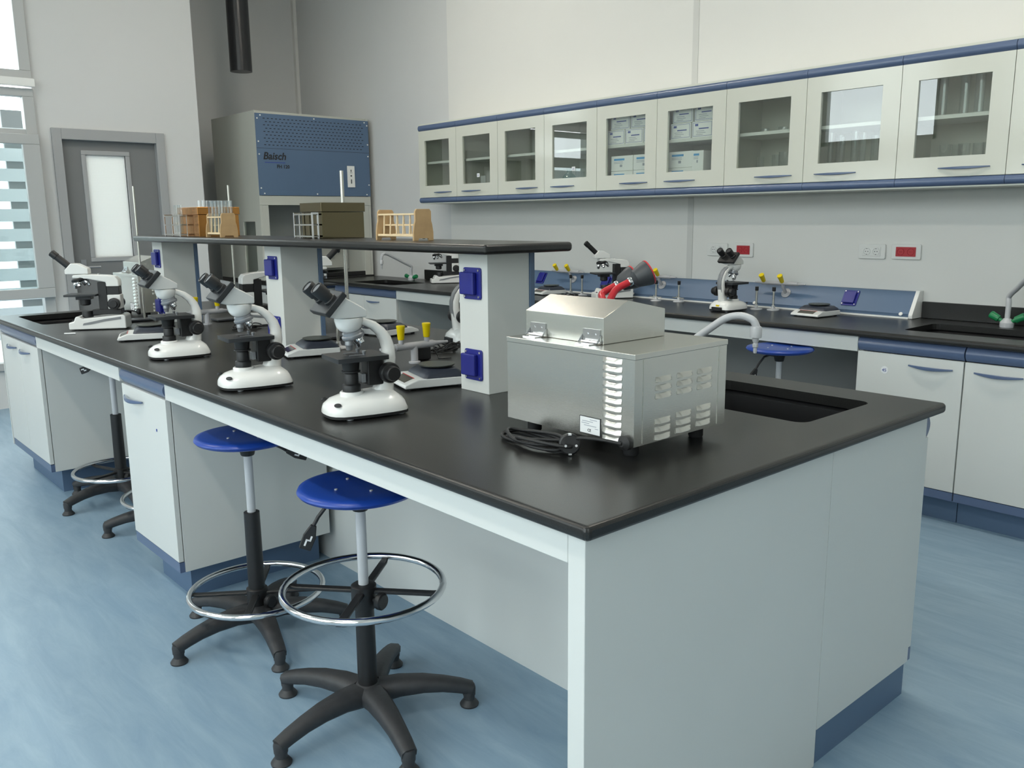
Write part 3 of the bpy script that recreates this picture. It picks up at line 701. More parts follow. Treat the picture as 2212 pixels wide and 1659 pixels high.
binocular('white binocular microscope in the middle of three along the island front edge', (.1245, 1.6405, ZT), 172)
binocular('white binocular microscope beyond the other two along the island front edge', (.182, 2.44, ZT), 174)
binocular('white binocular microscope on the wall bench, below the red and white outlets', (3.36, 2.00, WZ), -6, True, True, True)
binocular('white binocular microscope seen from behind, half hidden by the nearest shelf column', (1.335, 1.925, ZT), -14, False, True)

# ================================================================== MONOCULAR MICROSCOPES
def monocular(label, loc, rz, group='monocular microscopes'):
    t = thing('monocular_microscope', label, 'microscope', loc, math.radians(rz), group)
    pf = [(.046, .004), (.046, .040), (.022, .043), (.012, .068), (-.005, .070), (-.02, .058), (-.07, .062), (-.21, .074), (-.222, .066), (-.222, .004)]
    foot = obj('foot', MB().prism(pf, 1, -.062, .062), 'scope_white', t, bevel=.006)
    for s in (-1, 1):
        st = [(-.02, .026), (-.06, .030), (-.12, .042), (-.20, .052), (-.20, .064), (-.12, .054), (-.06, .042), (-.025, .036)]
        obj('side_stripe', MB().prism(st, 1, s * .0625, s * .0640), 'scope_grey', foot)
    obj('power_switch', MB().box(.030, .036, .02, .034, .043, .048), 'black_plastic', foot)
    obj('illuminator', MB().lathe([(.026, .058), (.026, .085), (.024, .092), (0, .092)], TR(-.032, 0, 0)), 'black_plastic', t)
    col = obj('column', MB().box(-.137, -.095, -.026, .026, .078, .235).box(-.20, -.064, -.032, .032, .074, .100), 'black_plastic', t, bevel=.003)
    obj('rear_housing', MB().box(-.200, -.138, -.034, .034, .1005, .172), 'scope_white', t, bevel=.004)
    obj('rear_clamp', MB().box(-.196, -.138, -.030, .030, .1725, .212), 'black_plastic', t, bevel=.003)
    for s in (-1, 1):
        M = TR(-.172, s * .034, .128) @ face_to((0, s, 0))
        obj('focus_knob', MB().at(M).lathe([(.014, -.002), (.014, .005), (.028, .007), (.029, .011), (.029, .026), (.026, .030), (.018, .031), (.017, .042), (0, .042)], n=32), 'black_plastic', t)
    obj('stage', MB().prism(rrect(-.094, .056, -.068, .068, .006, 2), 2, .168, .178).box(-.06, .01, -.03, .03, .150, .1675), 'plate_dark', t, bevel=.0015)
    obj('substage', MB().lathe([(.018, .120), (.026, .126), (.026, .1495)], TR(-.026, 0, 0)), 'black_plastic', t)
    ap = [(.016, .258), (.014, .272), (-.04, .276), (-.15, .268), (-.182, .262), (-.196, .245), (-.198, .2125), (-.137, .2125), (-.137, .234), (-.055, .252)]
    arm = obj('arm', MB().prism(ap, 1, -.034, .034), 'scope_white', t, bevel=.005)
    obj('arm_screw', MB().lathe([(.006, .273), (.006, .277)], TR(-.10, 0, 0), 12), 'chrome', arm)
    tilt = Matrix.Rotation(math.radians(14), 4, 'Y')
    NT = TR(-.012, 0, .250) @ tilt
    nose = obj('nosepiece', MB().at(NT).lathe([(.030, -.010), (.040, -.006), (.041, .002), (.036, .008)], n=32), 'black_plastic', t)
    for k, a in enumerate((-10, 80, 170, 260)):
        d = NT.to_3x3() @ Vector((math.cos(math.radians(a)) * .5, math.sin(math.radians(a)) * .5, -1))
        p = NT @ Vector((math.cos(math.radians(a)) * .022, math.sin(math.radians(a)) * .022, -.008))
        L = (.034, .030, .036, .028)[k]
        obj('objective', MB().at(TR(*p) @ face_to(d)).lathe([(.0115, 0), (.0125, .004), (.0125, L * .5), (.0095, L * .6), (.0085, L * .95), (.006, L), (0, L)], n=20), 'chrome', nose)
    hp = [(.048, .2765), (.048, .298), (.018, .330), (-.012, .328), (-.060, .303), (-.060, .2765)]
    head = obj('head', MB().prism(hp, 1, -.030, .030), 'scope_white', t, bevel=.004)
    d = Vector((.078, 0, .072)).normalized(); p = Vector((.030, 0, .312))
    obj('eyepiece_tube', MB().at(TR(*p) @ face_to(d)).lathe([(.0165, 0), (.0165, .07), (.0155, .071), (.0155, .074), (.0180, .075), (.0180, .104), (.0150, .107), (.012, .105), (0, .105)], n=28), 'black_plastic', head)
    return t
monocular('white monocular microscope beside the far island sink, its eyepiece pointing left', (.202, 3.694, ZT), 150)
monocular('monocular microscope on the wall bench left of the seam, behind the red eyewash hoses', (3.385, 3.10, WZ), 150)
monocular('monocular microscope on the wall bench beside the far sink and its tap', (3.48, 5.13, WZ), 150)
monocular('monocular microscope behind the middle column with its arm towards the camera', (1.035, 3.20, ZT), -8)
monocular('monocular microscope peeping out right of the middle shelf column, eyepiece up to the right', (1.40, 3.385, ZT), -8)

# ================================================================== STOOLS
def stool(label, loc, base_deg, ring_z, tube_top, lever_deg, ring_deg=0, seat_z=.685, drop=1.0):
    t = thing('lab_stool', label, 'stool', (loc[0], loc[1], 0), 0, 'blue lab stools')
    obj('hub', MB().lathe([(.026, .055), (.050, .060), (.052, .088), (.040, .104), (.029, .112)], n=32), 'base_plastic', t)
    for k in range(5):
        R_ = RZ(math.radians(base_deg + 72 * k))
        pts = [(.035, 0, .082), (.09, 0, .089), (.16, 0, .087), (.22, 0, .078), (.268, 0, .066), (.304, 0, .054)]
        leg = obj('leg', MB().at(R_).bar(pts, [(.078, .056), (.068, .052), (.058, .046), (.050, .040), (.046, .037), (.042, .034)]).lathe([(.019, .034), (.020, .055), (.017, .066), (0, .068)], TR(.296, 0, 0), 20), 'base_plastic', t, smooth=50)
        obj('glide', MB().at(R_).lathe([(.0275, 0), (.0285, .005), (.022, .014), (.017, .020), (.017, .036)], TR(.296, 0, 0), 24), 'base_plastic', leg)
    obj('column', MB().lathe([(.0285, .108), (.0265, tube_top), (.0235, tube_top + .001), (.0, tube_top + .001)], n=28), 'black_plastic', t)
    obj('gas_piston', MB().cyl((0, 0, tube_top), (0, 0, seat_z - .03), .0145, n=24), 'tap_grey', t)
    RR = RZ(math.radians(ring_deg))
    ring = obj('foot_ring', MB().ring((0, 0, ring_z + .012), .225, .0105), 'chrome', t, smooth=60)
    sp = MB().at(RR)
    for k in range(4):
        a = k * 90; sp.at(RR @ RZ(math.radians(a))).bar([(.024, 0, ring_z), (.20, 0, ring_z), (.222, 0, ring_z + .003)], [(.024, .010), (.024, .010), (.018, .010)], lat=(0, 1, 0))
    obj('ring_spokes', sp, 'black_plastic', t)
    obj('ring_collar', MB().lathe([(.0295, ring_z - .05), (.036, ring_z - .048), (.036, ring_z + .016), (.030, ring_z + .02)], n=28), 'black_plastic', t)
    a = math.radians(-70); dv = Vector((math.cos(a), math.sin(a), 0))
    obj('ring_knob', MB().at(TR(*(dv * .036 + Vector((0, 0, ring_z - .022)))) @ face_to(dv)).lathe([(.008, -.004), (.008, .012), (.022, .014), (.024, .018), (.024, .030), (.020, .034), (0, .034)], n=20), 'black_plastic', t)
    obj('seat_mechanism', MB().box(-.075, .075, -.035, .035, seat_z - .018, seat_z - .001).lathe([(.022, seat_z - .052), (.030, seat_z - .018)]), 'black_plastic', t, bevel=.004)
    LR = RZ(math.radians(lever_deg))
    lev = obj('lever', MB().at(LR).tube([(.04, 0, seat_z - .012), (.085, 0, seat_z - .015 - .01 * drop), (.115, 0, seat_z - .022 - .04 * drop), (.128, 0, seat_z - .025 - .06 * drop)], .0055, 10), 'black_plastic', t)
    pd = Vector((.026 if drop > .9 else .06, 0, -.062 * drop)).normalized()
    PMx = LR @ TR(.128, 0, seat_z - .025 - .06 * drop) @ Matrix(((pd.x, 0, -pd.z, 0), (0, 1, 0, 0), (pd.z, 0, pd.x, 0), (0, 0, 0, 1)))
    obj('lever_paddle', MB().at(PMx).loft([[(0, -.006, -.008), (0, .006, -.008), (0, .006, .008), (0, -.006, .008)], [(.034, -.007, -.018), (.034, .007, -.018), (.034, .007, .018), (.034, -.007, .018)], [(.074, -.005, -.017), (.074, .005, -.017), (.074, .005, .017), (.074, -.005, .017)]]), 'black_plastic', lev, bevel=.003)
    zz = MB()
    for s in (1, -1):
        zz.at(PMx @ TR(.046, .0072 * s, 0)).box(-.016, .0, -.0006, .0006, -.008, -.003).box(-.004, .0, -.0006, .0006, -.008, .006).box(-.004, .016, -.0006, .0006, .002, .007)
    obj('lever_mark', zz, 'paper_white', lev)
    S = seat_z
    seat = obj('seat', MB().lathe([(.0, S), (.150, S), (.164, S + .006), (.170, S + .014), (.166, S + .022), (.150, S + .026), (.10, S + .0225), (.0, S + .020)], n=64), 'blue_plastic', t, smooth=60)
    for k in range(4):
        a = math.radians(45 + 90 * k + ring_deg); obj('screw_cap', MB().cyl((.07 * math.cos(a), .07 * math.sin(a), S + .018), (.07 * math.cos(a), .07 * math.sin(a), S + .0245), .0045, n=10), 'tap_grey', seat)
    return t
stool('blue-seated stool nearest the camera with raised chrome foot ring, under the island edge', (.162, 1.024), -30, .395, .395, 150, -49)
stool('blue-seated stool behind the nearest one, its chrome foot ring resting low', (.162, 1.741), -31, .150, .445, -25, 55, .698, .35)
stool('lab stool in the far kneehole, its seat hidden and chrome ring low', (.300, 3.63), -166, .150, .455, 120, 20, .742, .35)
stool('lab stool mostly hidden behind the narrow island cabinet, one black leg showing', (.345, 3.01), 163, .150, .44, 60, 20, .742)
stool('blue-seated stool in the open kneehole of the wall bench, seen past the steel water bath', (2.926, 1.412), 20, .150, .44, 150, 20, .738)

# ================================================================== STEEL WATER BATHS
def water_bath(label, loc, power):
    """origin at the lower corner nearest the camera; x into the bench, y along it"""
    t = thing('water_bath', label, 'water bath', loc, 0, 'steel water baths')
    LX, LY, Z0, Z1 = .340, .420, .034, .240
    b_ = MB().box(.002, LX - .002, .002, LY - .002, Z0, Z1 - .013)
    b_.box(.030, .0345, .0005, .0021, Z0 + .004, Z1 - .014).box(.306, .3105, .0005, .0021, Z0 + .004, Z1 - .014)
    def louvre(M, L):
        n = 6; rings = []
        for k in range(n + 1):
            u = k / n; e = min(1, math.sin(PI * min(max(u, .03), .97)) * 2.6)
            x = L * u
            rings.append([(x, 0, .0125), (x, -.0062 * e, .0035 + .001 * e), (x, -.0066 * e, .0012), (x, -.002 * e, 0), (x, .001, 0), (x, .001, .0125)])
        b_.at(M).loft(rings); b_.at(Matrix.Identity(4))
    for k in range(11): louvre(TR(.002, .094, .035 + .0178 * k) @ RZ(-PI / 2), .056)
    for (zb, n) in ((.132, 3), (.037, 3)):
        for r in range(n):
            for c in range(3): louvre(TR(.072 + .076 * c, .002, zb + .0186 * r + (.0035 * c if zb < .1 else 0)), .056)
    body = obj('body', b_, 'steel', t)
    obj('top_plate', MB().box(0, LX, 0, LY, Z1 - .0129, Z1), 'steel', t, bevel=.0015)
    lx0, lx1, ly0, ly1 = .060, .283, .147, .412
    lid = obj('lid', MB().prism([(lx0, Z1 + .0005), (lx0, Z1 + .062), (.145, Z1 + .097), (lx1, Z1 + .068), (lx1, Z1 + .0005)], 1, ly0, ly1), 'steel', t, bevel=.0012, smooth=12)
    for y in (.183, .365):
        h = MB().box(lx0 - .003, lx0 - .0003, y - .027, y + .027, Z1 + .006, Z1 + .034).box(lx0 - .034, lx0 - .012, y - .022, y + .022, Z1 + .0003, Z1 + .0025)
        h.cyl((lx0 - .008, y - .034, Z1 + .005), (lx0 - .008, y + .034, Z1 + .005), .0035, n=10)
        for s in (-1, 1): h.prism([(lx0 - .001, Z1 + .003), (lx0 - .018, Z1 + .003), (lx0 - .001, Z1 + .022)], 1, y + s * .029 - .001, y + s * .029 + .001)
        for s in (-1, 1): h.cyl((lx0 - .005, y + s * .012, Z1 + .022), (lx0 - .003, y + s * .012, Z1 + .022), .003, n=10)
        obj('hinge', h, 'chrome', lid)
    for x in (.05, .29):
        for y in (.05, .37): obj('rubber_foot', MB().lathe([(.016, 0), (.018, .004), (.018, Z0 - .0005)], TR(x, y, 0), 20), 'black_rubber', t)
    pl = MB().box(.0005, .0018, .101, .163, .042, .080).mat(1).box(.0002, .0016, .0995, .1645, .0405, .0415).box(.0002, .0016, .0995, .1645, .0805, .0815).box(.0002, .0016, .0995, .1005, .0415, .0805).box(.0002, .0016, .1635, .1645, .0415, .0805)
    pl.mat(2)
    for k, (a, b2) in enumerate(((.110, .132), (.122, .156), (.134, .158), (.112, .150), (.106, .116))): pl.box(.0001, .0006, a, b2, .0745 - .0048 * k, .0758 - .0048 * k)
    rp = obj('rating_plate', pl, ['paper_white', 'print_black', 'print_grey'], body)
    text_mesh('mark', 'CE', .009, 'print_black', rp, TR(.0003, .139, .047) @ Matrix(((0, 0, -1, 0), (-1, 0, 0, 0), (0, 1, 0, 0), (0, 0, 0, 1))), .0002, 0, .0002)
    obj('grommet', MB().at(TR(.002, .022, .020 + Z0 - .012) @ face_to((-1, 0, 0))).lathe([(.017, -.002), (.017, .010), (.012, .014), (.007, .018)], n=20), 'black_rubber', t)
    rnd = random.Random(power)
    pts = [(-.016, .022, .042), (-.035, .06, .047), (-.045, .11, .044), (-.04, .16, .030), (-.03, .22, .016)]
    cx_, cy_ = (-.045, .265)
    for k in range(4 * 10):
        a = -.6 + 2 * PI * k / 10; g = 1 + rnd.uniform(-.12, .12)
        pts.append((cx_ + .042 * g * math.sin(a) - .004 * (k // 10), cy_ + .105 * g * math.cos(a) - .006 * (k // 10), .0065 + .006 * (k // 10) + .003 * math.sin(k * 1.7)))
    pts += [(cx_ - .01, cy_ - .09, .012), (-.043, .178, .013), (-.045, .166, .016)]
    # smooth path
    sm = []
    for i in range(len(pts) - 1):
        p0, p1, p2, p3 = (Vector(pts[max(i - 1, 0)]), Vector(pts[i]), Vector(pts[i + 1]), Vector(pts[min(i + 2, len(pts) - 1)]))
        for u in (0, .25, .5, .75):
            sm.append(.5 * ((2 * p1) + (p2 - p0) * u + (2 * p0 - 5 * p1 + 4 * p2 - p3) * u * u + (3 * p1 - p0 - 3 * p2 + p3) * u ** 3))
    sm.append(Vector(pts[-1])); sm = [Vector((p.x, p.y, max(p.z, .0045))) for p in sm]
    cord = obj('power_cord', MB().tube(sm, .0040, 8), 'black_rubber', t, smooth=70)
    PM = TR(-.048, .150, .0245) @ face_to((-.62, -.75, .12)) @ Matrix.Scale(1.25, 4)
    obj('plug', MB().at(PM).lathe([(.007, -.03), (.010, -.018), (.0185, -.004), (.0195, .0), (.0195, .012), (.017, .014), (0, .014)], n=28), 'black_plastic', cord)
    obj('plug_pins', MB().at(PM).cyl((-.0095, 0, .0142), (-.0095, 0, .033), .0024, n=10).cyl((.0095, 0, .0142), (.0095, 0, .033), .0024, n=10).box(-.003, .003, .0165, .0195, .004, .0145).box(-.003, .003, -.0195, -.0165, .004, .0145), 'chrome', cord)
    return t
water_bath('stainless steel water bath with hinged gabled lid at the near end of the island', (.366, .210, ZT), 1)
water_bath('stainless steel water bath at the far end of the island, beside the farthest column', (.57, 3.93, ZT), 2)

# ================================================================== BALANCES
def balance(label, loc, rz):
    t = thing('lab_balance', label, 'balance', loc, math.radians(rz), 'electronic balances')
    pf = [(-.105, .006), (-.105, .032), (.038, .034), (.060, .034), (.104, .018), (.107, .008), (.102, .006)]
    base = obj('base', MB().prism(pf, 1, -.088, .088), 'balance_white', t, bevel=.004)
    for x in (-.085, .08):
        for y in (-.07, .07): obj('foot', MB().lathe([(.009, 0), (.010, .006)], TR(x, y, 0), 14), 'black_rubber', t)
    def rr(x0, x1, w, z, r): return [(p[0], p[1], z) for p in rrect(x0, x1, -w, w, r, 4)]
    obj('housing', MB().loft([rr(-.104, .040, .086, .0335, .012), rr(-.100, .036, .083, .042, .014), rr(-.085, .018, .068, .056, .016)]), 'balance_slate', t)
    obj('weighing_pan', MB().lathe([(.02, .0555), (.02, .061), (.056, .061), (.0585, .063), (.0585, .066), (0, .066)], TR(-.034, 0, 0), 40), 'pan_green', t)
    sl_ = math.atan2(.016, .044)
    M = TR(.081, 0, .0268) @ Matrix.Rotation(sl_, 4, 'Y')
    obj('display', MB().at(M).box(-.016, .016, -.05, .05, 0, .0012).mat(1).box(-.019, -.0165, -.055, .055, 0, .0014), ['display', 'red_mark'], base)
    return t
balance('electronic balance on the island beside the nearest shelf column, by the yellow gas taps', (.585, 1.275, ZT), 164)
balance('electronic balance on the island at the foot of the middle shelf column', (.62, 2.125, ZT), 164)
balance('electronic balance on the island behind the farthest binocular microscope, thin rod rising beside it', (.300, 3.10, ZT), 160)
balance('electronic balance alone on the wall bench below the rightmost blue socket', (3.42, 1.50, WZ), 175)
balance('electronic balance on the wall bench, half hidden behind the nearest shelf column', (3.38, 3.62, WZ), 170)
balance('electronic balance on the far side of the island behind the nearest binocular microscope', (1.20, 2.42, ZT), 10)

# ================================================================== RETORT STANDS, GAS TAPS, BURNERS
def retort(label, loc, h, r, bx, by, rz=0):
    t = thing('retort_stand', label, 'stand', loc, math.radians(rz), 'retort stands')
    obj('stand_base', MB().box(-bx * .8, bx * .2, -by / 2, by / 2, .003, .013), 'dark_grey', t, bevel=.002)
    obj('rod', MB().cyl((0, 0, .0131), (0, 0, h), r, n=16), 'rod_steel', t)
retort('retort stand with thin steel rod at the far end of the raised shelf', (.565, 3.857, ZT), .715, .0055, .16, .10)
retort('retort stand whose rod rises behind the wooden rack of glass tubes', (.945, 3.53, ZT), .715, .0055, .16, .10)
retort('retort stand with thick steel rod rising behind the dark steel box', (1.02, 2.49, ZT), .745, .0085, .16, .12)

def knob_yellow(mb): return mb.lathe([(.0105, 0), (.0125, .004), (.0155, .044), (.0165, .046), (.0165, .052), (.014, .054), (0, .054)], n=14)
def gas_tap(label, loc, rz=0):
    t = thing('gas_tap', label, 'gas tap', loc, math.radians(rz), 'gas taps')
    obj('post', MB().lathe([(.022, 0), (.022, .006), (.0135, .008), (.0135, .066)], n=24), 'pipe_grey', t)
    obj('cross_pipe', MB().tube([(-.085, 0, .066), (.085, 0, .066)], .0135, 18).tube([(.085, 0, .066), (.105, 0, .066), (.155, 0, .066)], [.0115, .008, .005], 14).tube([(-.085, 0, .066), (-.105, 0, .066), (-.15, 0, .066)], [.0115, .008, .005], 14).cyl((-.058, 0, .070), (-.058, 0, .092), .010).cyl((.058, 0, .070), (.058, 0, .092), .010), 'pipe_grey', t)
    for x in (-.058, .058): obj('valve_knob', knob_yellow(MB().at(TR(x, 0, .0925))), 'yellow', t)
gas_tap('grey gas tap with two yellow knobs beside the nearest shelf column', (.80, 1.652, ZT), 0)
gas_tap('grey gas tap with yellow knob behind the farthest binocular microscope', (.735, 3.42, ZT), 0)
def wall_tap(y, label):
    t = thing('gas_tap', label, 'gas tap', (3.66, y, .968), 0, 'gas taps')
    p = on_face(y, .092) - Vector((3.66, y, .968))
    obj('rose', MB().at(TR(*(p + nr * .0008)) @ face_to(nr)).lathe([(.030, 0), (.030, .004), (.024, .008), (.011, .010)], n=24), 'pipe_grey', t)
    q = p + nr * .052 + Vector((0, 0, .034))
    obj('cross_pipe', MB().tube([tuple(p + nr * .008), tuple(p + nr * .045 + Vector((0, 0, .015))), tuple(q)], .010, 14).tube([(q.x, -.10, q.z), (q.x, .14, q.z)], .011, 14).tube([(q.x, -.10, q.z), (q.x, -.15, q.z)], [.008, .004], 12).tube([(q.x, .14, q.z), (q.x, .19, q.z)], [.008, .004], 12), 'pipe_grey', t)
    for dy in (.0, .125): obj('valve_knob', knob_yellow(MB().at(TR(q.x - .006, dy, q.z + .008) @ face_to((-.62, .0, .78)))), 'yellow', t)
wall_tap(3.625, 'wall gas tap with two yellow knobs, farthest left on the blue duct')
wall_tap(2.775, 'wall gas tap with yellow knobs on the blue duct beside the eyewash cup')
wall_tap(1.83, 'wall gas tap with two yellow knobs right of the wall bench binocular microscope')

def burner(label, loc, h=.135, rz=0, white=False):
    t = thing('bunsen_burner', label, 'burner', loc, math.radians(rz), 'bunsen burners')
    obj('burner_base', MB().lathe([(.036, 0), (.037, .003), (.034, .007), (.013, .012), (.009, .022), (.009, .030)], n=28), 'tap_grey', t)
    obj('barrel', MB().cyl((0, 0, .030), (0, 0, h), .0068, n=16), 'rod_steel', t)
    obj('barrel_cap', MB().lathe([(.0095, h - .022), (.0105, h - .020), (.0105, h + .002), (.007, h + .003)], n=18), 'black_plastic', t)
    obj('gas_inlet', MB().tube([(-.05, 0, .026), (.035, 0, .026)], .0042, 10).tube([(.035, 0, .026), (.058, 0, .026)], .003, 10).cyl((.018, 0, .026), (.018, 0, .040), .004), 'rod_steel', t)
burner('bunsen burner, left one of the pair by the far-left yellow-knobbed wall tap', (3.42, 3.42, WZ), .145, 30)
burner('bunsen burner, right one of the pair by the far-left yellow-knobbed wall tap', (3.46, 3.345, WZ), .145, 40)
burner('bunsen burner on the wall bench right below the single yellow knob by the eyewash', (3.50, 2.70, WZ), .135, 85)
burner('bunsen burner on the wall bench standing alone between eyewash and binocular microscope', (3.55, 2.55, WZ), .135, 80)
burner('bunsen burner on the wall bench, left one of the pair right of the binocular microscope', (3.49, 1.925, WZ), .135, 35)
burner('bunsen burner on the wall bench, right one of the pair right of the binocular microscope', (3.515, 1.825, WZ), .135, 40)
burner('bunsen burner on the island beyond the nearest microscope, black collar on top', (.785, 2.18, ZT), .150, 60)

# ------------------------------------------------------------------ twin eyewash with red hoses
ew = thing('eyewash', 'twin eyewash with dark cups on red hoses behind the steel water bath', 'eyewash', (1.10, 1.03, ZT))
obj('eyewash_base', MB().lathe([(.06, 0), (.06, .012), (.03, .020), (.026, .10), (.03, .12)], n=28), 'tap_grey', ew)
ax = Vector((.80, -.45, .42)).normalized()
for k, (cx_, cy_, cz_, s) in enumerate(((1.269, 1.004, 1.209, .64), (1.270, 1.068, 1.193, .60))):
    a_ = Vector((cx_ - 1.10, cy_ - 1.03, cz_ - ZT))      # neck of the cup
    hose = [Vector((.0, .012 - .030 * k, .11)), Vector((.03, .010 - .02 * k, .17)), Vector((.085 + .005 * k, .03 * k, .238)), a_ - ax * .06 + Vector((0, 0, -.004)), a_ - ax * .012, a_]
    sm = []
    for i in range(5):
        p0, p1, p2, p3 = hose[max(i - 1, 0)], hose[i], hose[i + 1], hose[min(i + 2, 5)]
        for u in (0, .2, .4, .6, .8): sm.append(.5 * ((2 * p1) + (p2 - p0) * u + (2 * p0 - 5 * p1 + 4 * p2 - p3) * u * u + (3 * p1 - p0 - 3 * p2 + p3) * u ** 3))
    sm.append(hose[-1])
    obj('hose', MB().tube(sm, .0125, 14), 'red_hose', ew, smooth=70)
    obj('hose_clamp', MB().at(TR(*a_) @ face_to(ax)).lathe([(.0145, -.008), (.0155, -.006), (.0155, .004), (.0145, .006)], n=20), 'chrome', ew)
    M = TR(*(a_ + ax * .006)) @ face_to(ax)
    cup = obj('cup', MB().at(M).lathe([(.013, -.002), (.018, .003), (.048 * s, .012), (.062 * s, .05 * s + .01), (.068 * s, .085 * s), (.069 * s, .10 * s)], n=36), 'dark_grey', ew)
    obj('dust_cover', MB().at(M).lathe([(.0705 * s, .1005 * s), (.0705 * s, .108 * s), (.045 * s, .113 * s), (0, .114 * s)], n=36), 'red_mark', ew)

# ------------------------------------------------------------------ taps
def swan(label, loc, pts, r, handles, collar=False):
    t = thing('sink_tap', label, 'tap', loc, 0, 'sink taps')
    obj('tap_base', MB().lathe([(.030, 0), (.032, .006), (.032, .024), (.022, .036), (.016, .044)], n=28), 'tap_grey', t)
    obj('spout', MB().tube(pts, r, 16), 'tap_grey', t, smooth=70)
    e = Vector(pts[-1]); m = MB().lathe([(.0045, -.072), (.006, -.066), (.0055, -.056), (.0085, -.053), (.0085, -.044), (.006, -.041), (.0095, -.034), (.010, -.026), (.017, -.024), (.018, .004), (.014, .010)], TR(*e), 20)
    obj('nozzle', m, 'tap_grey', t)
    for d in handles:
        d = Vector(d).normalized()
        h = MB().at(TR(0, 0, .018) @ face_to(d)).lathe([(.010, .024), (.010, .042), (.017, .044), (.019, .085), (.016, .09), (0, .09)], n=10)
        obj('tap_handle', h, 'green_knob', t)
def spline(ctrl, n=6):
    c = [Vector(p) for p in ctrl]; out = []
    for i in range(len(c) - 1):
        p0, p1, p2, p3 = c[max(i - 1, 0)], c[i], c[i + 1], c[min(i + 2, len(c) - 1)]
        for k in range(n):
            u = k / n; out.append(.5 * ((2 * p1) + (p2 - p0) * u + (2 * p0 - 5 * p1 + 4 * p2 - p3) * u * u + (3 * p1 - p0 - 3 * p2 + p3) * u ** 3))
    return out + [c[-1]]
swan('grey swan-neck tap over the near island sink, behind the steel water bath', (1.13, .76, ZT), [(p.x, p.y, p.z) for p in spline([(0, 0, .03), (0, 0, .06), (.012, -.05, .10), (.045, -.155, .185), (.062, -.205, .222), (.078, -.245, .232), (.092, -.278, .222), (.098, -.29, .202), (.098, -.29, .192)])], .0115, [(1, .5, .1), (-1, -.5, .1)])
sp2 = spline([(0, 0, .04), (0, 0, .10), (0, -.005, .125), (-.06, 0, .155), (-.20, 0, .222), (-.27, 0, .250), (-.305, 0, .240), (-.318, 0, .205), (-.318, 0, .185)])
swan('grey swan-neck tap with green handles at the far wall sink by the fume hood', (3.56, 5.62, WZ), [tuple(p) for p in sp2], .0125, [(0, 1, .25), (0, -1, .25)])
swan('grey swan-neck tap with green handles at the right edge of the photo', (3.60, .575, WZ), [tuple(p) for p in spline([(0, 0, .04), (0, 0, .12), (0, 0, .155), (-.05, -.05, .20), (-.12, -.11, .25), (-.16, -.15, .26), (-.19, -.18, .235), (-.195, -.185, .20)])], .0125, [(0, 1, .55), (0, -1, .55)])

# ================================================================== ON THE RAISED SHELF
ZS = SZ1
def wood_rack(label, loc, L, holes):
    t = thing('test_tube_rack', label, 'rack', loc, 0, 'wooden test tube racks')
    pf = [(0, 0), (.018, 0), (.022, .008), (.060, .008), (.064, 0), (.082, 0), (.082, .028), (.078, .055), (.074, .066), (.074, .098), (.068, .106), (.014, .106), (.008, .098), (.008, .066), (.004, .055), (0, .028)]
    for y in (0, L - .008): obj('end_panel', MB().prism(pf, 1, y, y + .008), 'plywood', t, bevel=.001)
    for x in (.004, .066):
        obj('rail', MB().box(x, x + .012, .0081, L - .0081, .014, .022), 'wood_light', t, bevel=.001)
    for x in (.008, .062):
        obj('rail', MB().box(x, x + .012, .0081, L - .0081, .086, .092), 'wood_light', t, bevel=.001)
    obj('middle_rail', MB().box(.033, .049, .0081, L - .0081, .05, .056), 'wood_light', t)
    for k in range(holes):
        y = L * (k + 1) / (holes + 1)
        for a, b_ in ((.010, .014), (.072, .068)): obj('dowel', MB().cyl((a, y, .0221), (b_, y, .0859), .0028, n=8), 'wood_light', t)
    return t
wood_rack('empty wooden test tube rack, alone at the near end of the raised shelf', (.665, 1.44, ZS), .235, 5)
wood_rack('small wooden test tube rack holding glass tubes on the raised shelf', (.555, 2.755, ZS), .16, 3)
def test_tube(label, loc, h, r, group, bottom=True):
    o = obj('test_tube', MB().lathe([(0, 0), (r * .6, .002), (r, r), (r, h), (r * 1.12, h + .001), (r * 1.12, h + .004), (r * .92, h + .004), (r * .9, r)], n=16, cap=False), 'glassware', loc=loc, smooth=60)
    tag(o, label, 'test tube', group)
q = 0
for i in range(4):
    for j in range(2):
        test_tube('clear glass test tube in the small wooden rack on the raised shelf', (.575 + .042 * j, 2.780 + .036 * i, ZS + .012), .145, .012, 'glass tubes in the small wooden rack')
def steel_box(label, loc, lx, ly, h, mt):
    t = thing('instrument_box', label, 'box', loc, 0, 'lidded metal boxes')
    obj('box_body', MB().box(0, lx, 0, ly, 0, h * .74), mt, t, bevel=.0015)
    obj('box_lid', MB().box(-.004, lx + .004, -.004, ly + .004, h * .745, h), mt, t, bevel=.0015)
def wire_rack(label, loc, L, w_, h):
    t = thing('metal_rack', label, 'rack', loc, 0, 'metal test tube racks')
    for y in (0, L): obj('end_frame', MB().box(0, .004, y - .004, y + .004, 0, h).box(w_ - .004, w_, y - .004, y + .004, 0, h).box(.0041, w_ - .0041, y - .003, y + .003, h - .006, h), 'chrome', t)
    for z in (.006, h * .5, h - .010): obj('tier', MB().box(0, .0035, .0041, L - .0041, z, z + .006).box(w_ - .0035, w_, .0041, L - .0041, z, z + .006).box(.0036, w_ - .0036, .0041, L - .0041, z + .002, z + .0035), 'steel_mirror', t)
steel_box('dark polished steel box with lid in the middle of the raised shelf', (.692, 2.10, ZS), .192, .165, .140, 'brass_steel')
wire_rack('empty bright metal rack beside the dark steel box on the raised shelf', (.654, 2.112, ZS), .148, .028, .102)
steel_box('copper-tinted steel box with lid at the far end of the raised shelf', (.60, 3.10, ZS), .20, .24, .138, 'copper_steel')
wire_rack('metal rack with glass tubes at the far end of the raised shelf', (.545, 3.20, ZS), .19, .040, .105)
